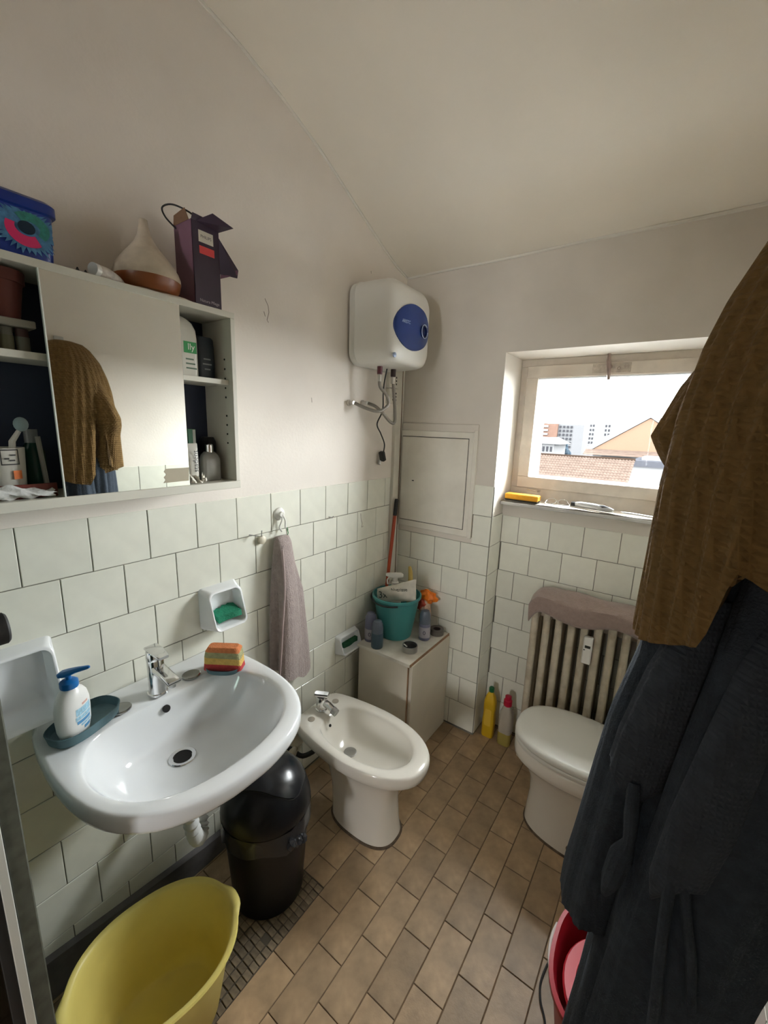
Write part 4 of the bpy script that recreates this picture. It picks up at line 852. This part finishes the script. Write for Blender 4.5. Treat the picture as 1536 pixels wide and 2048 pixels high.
t = thing('teal_bucket', 'teal plastic bucket on the corner cupboard', 'bucket', (.144, 1.565, ZC_))
bx, by = .144, 1.565
MB().lathe((bx, by, ZC_), [(.080, 0), (.084, .004), (.104, .12), (.118, .205), (.121, .206), (.125, .214), (.129, .216), (.129, .226), (.122, .228), (.116, .210), (.100, .11), (.078, .006)], 44).build('shell', TEAL, t)
hp = [(bx + .132 * math.cos(a), by + .132 * math.sin(a), ZC_ + .214 - .012 * math.sin((a - 3.5) / 2.1 * PI)) for a in np.linspace(3.5, 5.35, 20)]
MB().tube(hp, .0045, 8).build('handle', RUBBER, t)
MB().tube([hp[0], (bx - .128, by - .02, ZC_ + .205)], .004, 6).build('handle_pivot', STEEL, t)
t = thing('spray_bottle', 'white trigger spray bottle standing in the teal bucket', 'bottle', (bx - .02, by + .02, ZC_ + .01))
sx, sy = .112, 1.592
MB().lathe((sx, sy, ZC_ + .007), [(.035, 0), (.036, .01), (.036, .15), (.030, .19), (.016, .225), (.014, .24)], 20).build('body', WHITEP, t)
MB().lathe((sx, sy, ZC_ + .245), [(.019, 0), (.019, .03), (.014, .034), (.014, .055)], 18).build('collar', WHITEP, t)
d_ = V(-.55, -.45)
bb = MB(); bb.loft([[(sx + s_ * -.77 - a * .63, sy + s_ * -.63 + a * .77, ZC_ + .312 + b_ + dz) for a, b_ in rrect(0, 0, wd, hh, .005, 3)] for s_, wd, hh, dz in ((-.042, .009, .008, -.002), (-.03, .011, .013, 0), (.02, .011, .013, 0), (.044, .008, .009, .003), (.05, .006, .006, .003))], True, True, True); bb.build('trigger_head', WHITEP, t)
MB().tube([(sx - .022, sy - .018, ZC_ + .304), (sx - .032, sy - .026, ZC_ + .285), (sx - .03, sy - .024, ZC_ + .262)], .004, 6, smooth=3).build('trigger', WHITEP, t)
tag(MB().tube([(.165, 1.645, ZC_ + .02), (.170, 1.652, ZC_ + .24), (.160, 1.665, ZC_ + .315), (.150, 1.67, ZC_ + .35)], [.010, .013, .012, .007], 8, smooth=4).build('yellow_brush', M('brush_yellow', S(190, 165, 90), .7, var=.1), loc=(.165, 1.645, ZC_ + .02)), 'yellow brush handle behind the spray bottle', 'brush')
t = thing('wipes_packet', 'cream wipes packet with grey print in the bucket', 'packet', (.18, 1.535, ZC_ + .10))
po_ = V(.060, 1.508, ZC_ + .175); pu = V(.205, .050, .045); pv = V(-.012, .012, .112)
pn_ = np.cross(pu, pv); pn_ = pn_ / np.linalg.norm(pn_)
def pkf(u, v, sd): th = .016 * (math.sin(PI * u) ** .5) * (math.sin(PI * v) ** .5) + .003 * math.sin(9 * u + 7 * v); return po_ + pu * u + pv * (v * (.62 + .38 * u)) + pn_ * th * sd
bb = MB(); bb.grid(lambda u, v: pkf(u, v, 1), 18, 12); bb.grid(lambda u, v: pkf(u, v, -1), 18, 12); pk_ = bb.build('film', M('packet_cream', (.60, .56, .48), .4, var=.1, vs=30), t, ang=1.2)
uu = tuple(pu / np.linalg.norm(pu)); vv = pv - np.array(uu) * np.dot(pv, uu); vv = tuple(vv / np.linalg.norm(vv))
INKG = M('packet_ink', S(58, 66, 62), .6)
text('packet_print', '3x', INKG, pk_, tuple(pkf(.17, .50, 1) + pn_ * .003), uu, vv, .05); text('packet_print', 'Nutrisse', INKG, pk_, tuple(pkf(.60, .66, 1) + pn_ * .003), uu, vv, .026)
if pn_[1] > 0: pass
def bottle_small(lab, c, body, cap, h=.125, r=.021, label=None):
    t = thing('small_bottle', lab, 'bottle', (c[0], c[1], ZC_))
    MB().lathe((c[0], c[1], ZC_), [(r * .94, 0), (r, .004), (r, h * .50), (r * .96, h * .56)], 22).build('body', body, t)
    MB().lathe((c[0], c[1], ZC_ + h * .56), [(r * .97, 0), (r * .97, h * .12), (r * .9, h * .3), (r * .66, h * .42), (r * .3, h * .44)], 22).build('cap', cap, t)
    if label:
        bb = MB(); bb.grid(lambda u, v: (c[0] + r * 1.012 * math.cos(-2.4 + 2.6 * u), c[1] + r * 1.012 * math.sin(-2.4 + 2.6 * u), ZC_ + h * (.10 + .36 * v)), 14, 3); lo = bb.build('label', label, t)
        text('label_print', '0', M('lab_ink', S(60, 58, 80), .5), lo, (c[0] + r * 1.03 * math.cos(-1.1), c[1] + r * 1.03 * math.sin(-1.1), ZC_ + h * .28), (-math.sin(-1.1), math.cos(-1.1), 0), (0, 0, 1), .03)
LIL = M('lilac_plastic', S(110, 112, 134), .35); LAB = M('label_lilac', S(168, 164, 172), .5); DBL = M('bottle_petrol', S(54, 76, 88), .35)
bottle_small('lilac bottle with a pale label left of the teal bucket', (.082, 1.428), LIL, LIL, .152, .030, LAB)
bottle_small('petrol blue bottle in front of the lilac bottle', (.150, 1.394), DBL, M('cap_smoke', S(92, 100, 112), .3), .142, .030)
bottle_small('lilac bottle with a pale label right of the teal bucket', (.292, 1.616), LIL, M('cap_smoke', S(92, 100, 112), .3), .160, .030, LAB)
t = thing('tape_roll', 'grey roll of tape at the back of the cupboard top', 'tape roll', (.318, 1.705, ZC_))
MB().lathe((.318, 1.705, ZC_), [(.037, 0), (.037, .030), (.021, .030), (.021, .001)], 32).build('roll', M('tape_grey', S(108, 102, 96), .35, var=.05), t); MB().lathe((.318, 1.705, ZC_), [(.0198, .001), (.0198, .0275), (.0175, .0275), (.0175, .001)], 24).build('core', M('tape_core', S(58, 44, 44), .8), t)
t = thing('ashtray_tin', 'round dark steel ashtray tin at the front of the cupboard top', 'tin', (.297, 1.468, ZC_))
MB().lathe((.297, 1.468, ZC_), [(.037, 0), (.038, .002), (.038, .031), (.035, .031), (.034, .006), (.002, .005)], 32).build('tin', STEEL, t)
MB().lathe((.297, 1.468, ZC_ + .006), [(.033, 0), (.033, .012), (.02, .013), (.002, .012)], 20).build('ash', M('ash_dark', S(40, 38, 40), .9, var=.5, vs=120, bump=.8, bs=200), t)
tag(MB().tube([(.284, 1.462, ZC_ + .018), (.272, 1.45, ZC_ + .034)], .003, 8).build('cigarette_end', WHITEP, loc=(.284, 1.462, ZC_ + .018)), 'white cigarette end resting in the steel tin', 'cigarette')
t = thing('orange_packet', 'crumpled orange and white packet behind the teal bucket', 'packet', (.27, 1.70, ZC_))
rb = np.random.default_rng(9)
def blob(c, r, n, name, mat, sd):
    rs = np.random.default_rng(sd); bb = MB(); rings = []
    for a in range(9):
        t_ = -PI / 2 + PI * (a + .05) / 8.1; rings.append([(c[0] + r[0] * math.cos(t_) * math.cos(2 * PI * i / 16) * (1 + n * rs.normal()), c[1] + r[1] * math.cos(t_) * math.sin(2 * PI * i / 16) * (1 + n * rs.normal()), c[2] + r[2] * math.sin(t_) * (1 + n * .5 * rs.normal())) for i in range(16)])
    bb.loft(rings, True, True, True); return bb.build(name, mat, t, ang=.4)
blob((.240, 1.705, ZC_ + .097), (.035, .035, .085), .14, 'white_film', M('film_white', S(190, 160, 140), .4, var=.25, vs=50), 1)
blob((.240, 1.715, ZC_ + .185), (.052, .028, .038), .20, 'orange_film', M('film_orange', S(226, 120, 30), .4, var=.15, vs=50), 2)
blob((.225, 1.69, ZC_ + .145), (.03, .02, .03), .2, 'red_film', M('film_red', S(165, 60, 40), .4, var=.3, vs=60), 4)
t = thing('broom_handle', 'orange broom handle with a black tip leaning in the corner', 'broom', (.036, 1.50, 0))
pA, pB, pM = V(.0375, 1.688, 1.245), V(.036, 1.52, 0.003), None
pM = pA + (pB - pA) * .072
MB().tube([tuple(pM), tuple(pB)], .0095, 12).build('shaft', M('handle_orange', S(168, 66, 34), .4), t); MB().tube([tuple(pA), tuple(pA + (pB - pA) * .004), tuple(pM)], [.008, .011, .011], 12).build('grip', RUBBER, t)

# ------------------------------------------------------------------ floor bottles by the niche
t = thing('cleaner_bottle', 'yellow cleaning bottle with a green cap on the floor', 'bottle', (.612, 1.815, 0))
YB = M('bottle_yellow', S(208, 168, 30), .35, var=.05)
bb = MB(); bb.loft([[(x, y, z) for x, y in rrect(.608, 1.815, .032 * k, .024 * k, .014 * k, 5)] for z, k in ((0, .92), (.006, 1), (.10, 1.0), (.14, .92), (.17, .98), (.21, .94), (.24, .72), (.258, .42), (.266, .38))], True, True, True); bb.build('body', YB, t, ang=1)
MB().lathe((.608, 1.815, .264), [(.0135, 0), (.0135, .022), (.010, .026)], 16).build('cap', M('cap_green', S(10, 96, 52), .4), t)
bb = MB(); bb.loft([[(.608 + a, 1.7905, .12 + b_) for a, b_ in rrect(0, 0, .018, .05, .01, 4)], [(.608 + a, 1.7895, .12 + b_) for a, b_ in rrect(0, 0, .018, .05, .01, 4)]], True, True, True); bb.build('label', M('label_yellow', S(222, 184, 60), .5), t)
t = thing('cleaner_bottle', 'clear cleaning bottle with a red cap on the floor', 'bottle', (.700, 1.81, 0))
CLR = M('bottle_clear', S(178, 170, 156), .2, var=.05)
bb = MB(); bb.loft([[(x, y, z) for x, y in rrect(.700, 1.812, .034 * k, .028 * k, .018 * k, 5)] for z, k in ((.072, 1), (.15, 1.0), (.185, .93), (.215, .62), (.228, .5))], True, True, True); bb.build('upper_body', CLR, t, ang=1)
bb = MB(); bb.loft([[(x, y, z) for x, y in rrect(.700, 1.812, .034 * k, .028 * k, .018 * k, 5)] for z, k in ((0, .92), (.006, 1), (.072, 1.0))], True, True, True); bb.build('liquid', M('liquid_yellow', S(168, 152, 80), .2), t, ang=1)
MB().lathe((.700, 1.812, .226), [(.021, 0), (.022, .004), (.021, .03), (.016, .034), (.016, .052), (.011, .055)], 18).build('cap', M('cap_red', S(186, 20, 56), .4), t)

# ------------------------------------------------------------------ radiator, towel on it, heat meter
RAD = M('radiator_enamel', (.52, .46, .36), .45, var=.14, vs=20, stain=((.26, .17, .09), .5), ss=16)
t = thing('cast_iron_radiator', 'old cream cast iron column radiator in the window niche', 'radiator', (1.06, 1.80, .06))
for i in range(10):
    x = .798 + .0535 * i; bb = MB()
    for y in (1.765, 1.82, 1.872):
        bb.loft([[(x + a * 1, y + b_, z) for a, b_ in rrect(0, 0, .0155, .017, .012, 3)] for z in (.14, .30, .5, .70, .79)], True, True, True)
    for z in (.13, .795):
        bb.loft([[(x + a, y, z + b_) for a, b_ in rrect(0, 0, .017 * k, .032 * k, .016 * k, 4)] for y, k in ((1.744, .45), (1.750, .85), (1.765, 1), (1.87, 1), (1.886, .8))], True, True, True)
    if i in (0, 9): bb.box(x - .016, x + .016, 1.76, 1.79, 0, .11, .004); bb.box(x - .016, x + .016, 1.85, 1.88, 0, .11, .004)
    bb.build('section', RAD, t)
for z in (.15, .78): MB().tube([(.785, 1.82, z), (1.30, 1.82, z)], .02, 12).build('header', RAD, t)
t = thing('heat_meter', 'small white heat meter clipped between two radiator columns', 'meter', (1.038, 1.738, .64))
MB().box(1.018, 1.054, 1.722, 1.745, .636, .762, .004).build('case', WHITEP, t); MB().box(1.026, 1.048, 1.7212, 1.7225, .712, .724).build('display', M('lcd_dark', S(36, 40, 36), .3), t); MB().box(1.022, 1.028, 1.7212, 1.7225, .700, .704).build('button', HOLE, t)
t = thing('radiator_towel', 'folded mauve towel draped over the radiator top', 'towel', (1.04, 1.81, .80))
def tw(u, v, off):
    x = .768 + .545 * u; e = .012 * math.sin(9 * u + 1) * (1 - v)
    s_ = v   # 0 front hem .. 1 back
    if s_ < .38: k = s_ / .38; y = 1.722 + .004 * math.sin(14 * u); z = (.798 + .014 * math.sin(11 * u + .3) + .02 * u) * (1 - k) + .865 * k
    else: k = (s_ - .38) / .62; y = 1.722 + .165 * k; z = .865 + .022 * math.sin(PI * k) + .004 * math.sin(12 * u + 5 * k)
    if u < .10: q = 1 - u / .10; z -= .045 * q * q; x += .0 + .012 * q * (1 - v)
    return (x, y + off * (-.6 if s_ < .4 else 0) + .003 * math.sin(21 * u), z + off * (1 if s_ > .3 else .5))
TWM = M('mauve_towel', S(150, 130, 122), .95, var=.08, vs=60, bump=.9, bs=240, sheen=.3)
for k in range(2):
    bb = MB(); off0, off1 = .013 * k, .013 * k + .011
    rings = []
    for i in range(41):
        u = i / 40; rings.append([tw(u, j / 18, off1) for j in range(19)] + [tw(u, 1 - j / 18, off0) for j in range(19)])
    bb.loft(rings, True, True, True); bb.build('towel_layer', TWM, t, ang=1.2)

# ------------------------------------------------------------------ things on the sill
ZL = 1.2815
bb = MB()
bb.grid(lambda u, v: (.56 + .76 * u, 1.856 + .10 * v, ZL + .0008 + .0022 * math.sin(23 * u + 4 * v) * math.sin(11 * u) + .0035), 40, 8); bb.grid(lambda u, v: (.56 + .76 * u, 1.856 + .10 * v, ZL + .0004), 40, 8)
tag(bb.build('sill_cloth', M('paper_cream', (.62, .57, .49), .9, var=.1, vs=40), loc=(.94, 1.9, ZL)), 'thin cream paper runner lying along the window sill', 'cloth')
ZP = ZL + .007
t = thing('sponge_box', 'orange yellow sponge with a dark base on the sill corner', 'sponge', (.64, 1.885, ZP))
MB().box(.566, .722, 1.862, 1.912, ZP, ZP + .007, .001).build('scouring_layer', M('scour_dark', S(50, 44, 34), .9), t); MB().box(.564, .724, 1.860, 1.914, ZP + .007, ZP + .034, .004).build('foam', M('foam_orange', S(226, 160, 36), .8, var=.06, vs=60, bump=.5, bs=160), t)
t = thing('electric_razor', 'grey and black electric shaver lying on the sill', 'shaver', (.95, 1.90, ZP))
bb = MB(); bb.tube([(.875, 1.915, ZP + .014), (.90, 1.910, ZP + .015), (.96, 1.895, ZP + .015), (1.02, 1.878, ZP + .012), (1.042, 1.872, ZP + .010)], [.006, .013, .014, .012, .006], 12, smooth=4); bb.build('body', M('razor_silver', (.5, .5, .5), .35, metal=.4), t)
bb = MB(); bb.tube([(.96, 1.8935, ZP + .020), (1.0, 1.882, ZP + .019), (1.036, 1.872, ZP + .014)], [.003, .010, .005], 10, smooth=4); bb.build('grip', RUBBER, t)
MB().box(.862, .880, 1.905, 1.928, ZP + .004, ZP + .022, .002).build('cutter_head', RUBBER, t)
t = thing('spectacles', 'thin dark wire spectacles beside the sponge on the sill', 'glasses', (.80, 1.91, ZP))
for x in (.775, .825): MB().tube([(x + .02 * math.cos(a), 1.915 + .006 * math.cos(a), ZP + .014 + .013 * math.sin(a)) for a in np.linspace(0, 2 * PI, 20)], .0015, 6).build('lens_rim', STEEL, t)
MB().tube([(.755, 1.91, ZP + .016), (.76, 1.875, ZP + .004), (.83, 1.868, ZP + .003)], .0015, 6, smooth=4).build('temple', STEEL, t); MB().tube([(.845, 1.915, ZP + .016), (.86, 1.885, ZP + .004), (.80, 1.872, ZP + .003)], .0015, 6, smooth=4).build('temple', STEEL, t); MB().tube([(.795, 1.915, ZP + .016), (.805, 1.915, ZP + .016)], .0015, 6).build('bridge', STEEL, t)
tag(MB().tube([(1.07, 1.90, ZP + .004), (1.12, 1.885, ZP + .006), (1.18, 1.878, ZP + .004), (1.21, 1.88, ZP + .003)], .004, 8, smooth=4).build('tweezers', STEEL, loc=(1.12, 1.885, ZP)), 'thin steel tweezers on the sill nearest the robe', 'tweezers')

# ------------------------------------------------------------------ toilet
t = thing('toilet', 'white toilet with closed lid in front of the radiator', 'toilet', (1.12, 1.49, 0)); W0 = 1.492; C0 = (1.06, W0)
ht = [(.848, .055), (.872, .105), (.92, .142), (.99, .166), (1.07, .174), (1.16, .168), (1.24, .150), (1.285, .12)]
lo_ = polar([(.842, W0)] + [(x, W0 + w_) for x, w_ in ht] + [(1.292, W0)] + [(x, W0 - w_) for x, w_ in ht[::-1]], C0)
def tped(x0, x1, hw, z, p=2.5):
    cx0, hl = (x0 + x1) / 2, (x1 - x0) / 2
    return [(cx0 + hl * q * math.cos(a), W0 + hw * q * math.sin(a), z) for a, q in ((-PI + 2 * PI * i / 72, (abs(math.cos(-PI + 2 * PI * i / 72)) ** p + abs(math.sin(-PI + 2 * PI * i / 72)) ** p) ** (-1 / p)) for i in range(72))]
bb = MB(); bb.loft([tped(.915, 1.40, .122, .001), tped(.915, 1.40, .121, .012), tped(.918, 1.40, .116, .07), tped(.924, 1.40, .114, .14), tped(.918, 1.39, .120, .22), tped(.890, 1.36, .138, .28), tped(.868, 1.33, .148, .312), rz(scl(lo_, C0, .955), .322), rz(scl(lo_, C0, .985), .330), rz(scl(lo_, C0, .99), .345), rz(scl(lo_, C0, .99), .378), rz(scl(lo_, C0, .97), .386)], True, True, True); bb.build('bowl', CERW, t, ang=1.2)
bb = MB(); bb.loft([rz(scl(lo_, C0, .96), .388), rz(scl(lo_, C0, .995), .390), rz(lo_, .396), rz(lo_, .402), rz(scl(lo_, C0, .985), .406)], True, True, True); bb.build('seat', M('seat_white', (.70, .69, .64), .3), t)
bb = MB(); bb.loft([rz(scl(lo_, C0, .97), .4085), rz(scl(lo_, C0, .998), .410), rz(scl(lo_, C0, 1.004), .416), rz(scl(lo_, C0, 1.0), .424), rz(scl(lo_, C0, .975), .431), rz(scl(lo_, C0, .90), .434), rz(scl(lo_, C0, .5), .436), rz(scl(lo_, C0, .1), .437)], True, True, True); bb.build('lid', M('seat_white', None or (.70, .69, .64)), t, ang=1.0)
MB().box(1.28, 1.50, W0 - .10, W0 + .10, .02, .385, .02).build('back_block', CERW, t)
bb = MB(); bb.loft([tped(.910, 1.40, .128, .0005), tped(.913, 1.40, .125, .005), tped(.92, 1.40, .118, .008)], True, True, True); bb.build('sealant', SEAL, t)
for y in (W0 - .07, W0 + .07): MB().lathe((1.292, y, .396), [(.014, 0), (.014, .03), (.01, .034)], 14).build('hinge', CHROME, t)
MB().lathe((1.115, W0 - .119, .045), [(.013, 0), (.013, .003)], 14, (0, -1, .1)).build('screw_cover', M('rust_screw', (.14, .10, .07)), t)

# ------------------------------------------------------------------ red mop bucket and cord
RED = M('bucket_red', S(160, 26, 40), .35, var=.05)
t = thing('red_bucket', 'red plastic mop bucket with a wringer below the robe', 'bucket', (1.31, .88, 0)); rx0, ry0 = 1.312, .875
def rb_(a, b_, z): return [(rx0 + a * math.cos(q) * (abs(math.cos(q)) ** 2.6 + abs(math.sin(q)) ** 2.6) ** (-1 / 2.6), ry0 + b_ * math.sin(q) * (abs(math.cos(q)) ** 2.6 + abs(math.sin(q)) ** 2.6) ** (-1 / 2.6), z) for q in np.linspace(0, 2 * PI, 56, endpoint=False)]
bb = MB(); bb.loft([rb_(.11, .13, 0), rb_(.115, .135, .006), rb_(.148, .168, .255), rb_(.158, .178, .258), rb_(.158, .178, .270), rb_(.148, .168, .272), rb_(.138, .158, .245), rb_(.108, .128, .012)], True, True, True); bb.build('shell', RED, t)
bb = MB(); c2 = (rx0 + .0, ry0 - .03)
bb.loft([[(c2[0] + r * math.cos(q), c2[1] + r * 1.1 * math.sin(q), z) for q in np.linspace(0, 2 * PI, 36, endpoint=False)] for r, z in ((.122, .246), (.118, .252), (.092, .250), (.075, .215), (.068, .16), (.05, .155))], True, True, False); bb.build('wringer_cone', M('wringer_red', S(186, 48, 60), .4), t)
MB().tube([(rx0 + .162 * math.cos(a), ry0 + .182 * math.sin(a), .262) for a in np.linspace(2.9, 4.3, 16)], .004, 8).build('handle', M('handle_white', S(200, 190, 185), .4), t)
tag(MB().tube([(1.165, 1.06, .004), (1.142, 1.0, .004), (1.134, .93, .004), (1.145, .885, .004), (1.168, .845, .004), (1.18, .78, .004), (1.16, .70, .004)], .003, 8, smooth=8).build('floor_cord', RUBBER, loc=(1.14, .93, 0)), 'thin black cord on the floor beside the red bucket', 'cord')

# ------------------------------------------------------------------ robe and brown towel on the right wall
ROBE = M('robe_waffle', S(66, 72, 82), .95, var=.12, vs=40, bump=.28, wave=820, sheen=.04, spec=.1)
ROBP = M('robe_smooth', S(61, 68, 78), .95, var=.12, vs=60, bump=.6, bs=300, sheen=.03, spec=.1)
BRN = M('brown_terry', S(124, 98, 62), .97, var=.14, vs=70, bump=.5, wave=640, sheen=.03, spec=.1)
t = thing('bath_robe', 'dark blue grey waffle bath robe hanging on the right wall', 'robe', (1.38, .62, .2))
bb = cloth([(1.93, 1.46, .64, .03, .05), (1.82, 1.43, .64, .06, .09), (1.65, 1.40, .63, .09, .12), (1.40, 1.385, .62, .105, .13), (1.10, 1.375, .615, .110, .135), (.95, 1.350, .61, .090, .135), (.80, 1.340, .61, .086, .135), (.50, 1.325, .61, .088, .14), (.29, 1.315, .61, .092, .145)], n=120, folds=7, amp=.10, ph=.6, tw=.5, sq=2.6); bb.build('body', ROBP, t, ang=1.5)
bb = cloth([(1.80, 1.36, .60, .04, .05), (1.60, 1.310, .585, .050, .055), (1.30, 1.290, .58, .048, .060), (1.18, 1.268, .58, .050, .062), (.95, 1.248, .585, .052, .064), (.84, 1.239, .59, .054, .066), (.78, 1.238, .59, .054, .066)], n=80, folds=4, amp=.07, ph=1.0, tw=.8, seed=2, hem=lambda th: .80 + .02 * math.cos(th), sq=2.4); bb.build('sleeve', ROBP, t, ang=1.5)
bb = cloth([(1.75, 1.42, .56, .04, .05), (1.45, 1.40, .515, .068, .035), (1.2, 1.385, .492, .080, .034), (.9, 1.348, .475, .074, .034), (.55, 1.318, .462, .074, .036), (.30, 1.300, .455, .076, .038)], n=90, folds=5, amp=.10, ph=2.0, tw=.4, seed=3, sq=2.3); bb.build('front_panel', ROBP, t, ang=1.5)
bb = cloth([(1.42, 1.315, .540, .024, .030), (1.30, 1.287, .514, .034, .026), (1.20, 1.270, .505, .038, .022), (1.13, 1.258, .503, .034, .018), (1.09, 1.250, .503, .018, .012)], n=60, folds=3, amp=.08, ph=.5, tw=2, seed=4, hem=lambda th: 1.12 - .03 * math.cos(th + .3)); bb.build('waffle_fold', ROBE, t, ang=1.5)
bb = cloth([(1.42, 1.375, .500, .022, .022), (1.28, 1.352, .468, .028, .020), (1.15, 1.335, .456, .032, .018), (1.05, 1.322, .452, .028, .016), (1.00, 1.316, .452, .014, .010)], n=60, folds=3, amp=.08, ph=1.5, tw=2, seed=5, hem=lambda th: 1.03 + .03 * math.cos(th + .6)); bb.build('waffle_fold', ROBE, t, ang=1.5)
MB().tube([(1.262, .488, 1.14), (1.266, .482, 1.09), (1.268, .478, 1.05), (1.262, .476, 1.02), (1.256, .474, .98), (1.250, .473, .945)], [.008, .010, .008, .016, .014, .004], 10, smooth=5).build('belt_end', ROBP, t)
MB().tube([(1.318, .452, 1.09), (1.318, .436, 1.03), (1.322, .432, .95), (1.327, .430, .88), (1.330, .428, .82)], .007, 8, smooth=4).build('belt_end', ROBP, t)
MB().tube([(1.328, .452, 1.09), (1.338, .437, 1.03), (1.352, .432, .97), (1.362, .430, .90)], .006, 8, smooth=4).build('belt_loop', ROBP, t)

t = thing('brown_towel', 'brown terry towel draped over the bath robe', 'towel', (1.38, .62, 1.28))
def bhem(th):
    # theta 0 = +x (wall side), pi = -x (room side), -pi/2 = towards the viewer
    a = (th + 2 * PI) % (2 * PI)
    pts = [(0, 1.45), (PI * .5, 1.40), (PI * .74, 1.37), (PI * .82, 1.40), (PI * .86, 1.62), (PI * .93, 1.62), (PI * .96, 1.36), (PI * 1.0, 1.315), (PI * 1.1, 1.325), (PI * 1.2, 1.345), (PI * 1.325, 1.375), (PI * 1.37, 1.475), (PI * 1.45, 1.46), (PI * 1.6, 1.43), (PI * 1.7, 1.42), (2 * PI, 1.45)]
    return float(np.interp(a, [p[0] for p in pts], [p[1] for p in pts]))
bb = cloth([(1.965, 1.462, .64, .02, .035), (1.955, 1.450, .64, .050, .065), (1.93, 1.430, .64, .070, .085), (1.87, 1.408, .638, .105, .115), (1.80, 1.395, .635, .122, .135), (1.74, 1.388, .63, .132, .150), (1.66, 1.382, .625, .140, .162), (1.55, 1.378, .618, .143, .170), (1.28, 1.374, .605, .143, .178)], n=150, folds=4, amp=.035, amp2=.018, ph=.9, tw=1.6, seed=6, hem=bhem, sq=2.2); bb.build('cloth', BRN, t, ang=1.5)
bb = cloth([(1.82, 1.355, .68, .05, .04), (1.70, 1.285, .70, .052, .045), (1.62, 1.258, .715, .055, .05), (1.585, 1.262, .72, .042, .05), (1.54, 1.28, .72, .03, .05), (1.36, 1.30, .72, .03, .06)], n=60, folds=3, amp=.06, ph=.2, tw=1, seed=8, hem=lambda th: 1.37 + .02 * math.sin(th)); bb.build('far_corner', BRN, t, ang=1.5)
t = thing('coat_hook', 'steel coat hook on the right wall behind the towel', 'hook', (XR, .64, 1.93))
MB().box(XR - .006, XR - .0005, .62, .66, 1.88, 1.99, .002).build('plate', STEEL, t); MB().tube([(XR - .006, .64, 1.95), (1.47, .64, 1.935), (1.46, .64, 1.955)], .006, 8).build('prong', STEEL, t)

# ------------------------------------------------------------------ shower screen at the left edge
t = thing('shower_screen', 'glass shower screen with an aluminium post at the left edge', 'shower screen', (.25, -.03, 0))
ALU = M('aluminium', (.62, .64, .62), .3, metal=1)
SG = M('shower_glass', (.05, .06, .055), .08, thin=((.30, .36, .33), 1.45))
MB().box(.488, .502, -.055, -.043, .0, 1.95, .001).build('post', M('bright_aluminium', (.85, .88, .84), .4, metal=.5), t)
MB().box(.486, .500, -.069, -.055, .0, 1.95, .001).build('seal_strip', RUBBER, t)
MB().box(.484, .500, -.043, -.019, .0, 1.95, .002).build('door_edge', M('seal_grey', (.085, .09, .07), .5, var=.3, vs=40), t)
MB().box(.490, .496, -.62, -.069, .02, 1.93).build('pane', SG, t)
MB().box(.006, .484, -.034, -.028, .02, 1.93).build('pane', SG, t)
MB().box(.484, .502, -.62, -.069, 1.93, 1.955, .001).build('top_rail', ALU, t); MB().box(.484, .502, -.62, -.069, .0, .02, .001).build('bottom_rail', ALU, t)
kb = MB().lathe((.486, -.036, 1.315), [(.009, 0), (.009, .018), (.013, .020), (.013, .026)], 24, (0, 1, 0)).build('knob', CHROME, t)
MB().lathe((.486, -.012, 1.315), [(.021, 0), (.023, .003), (.023, .012), (.020, .015)], 24, (0, 1, 0)).build('knob_ring', RUBBER, kb)

for o_ in bpy.data.objects:
    if o_.name in ('swing_bin', 'yellow_tub'): o_.location.z += .0052   # both stand on the mat
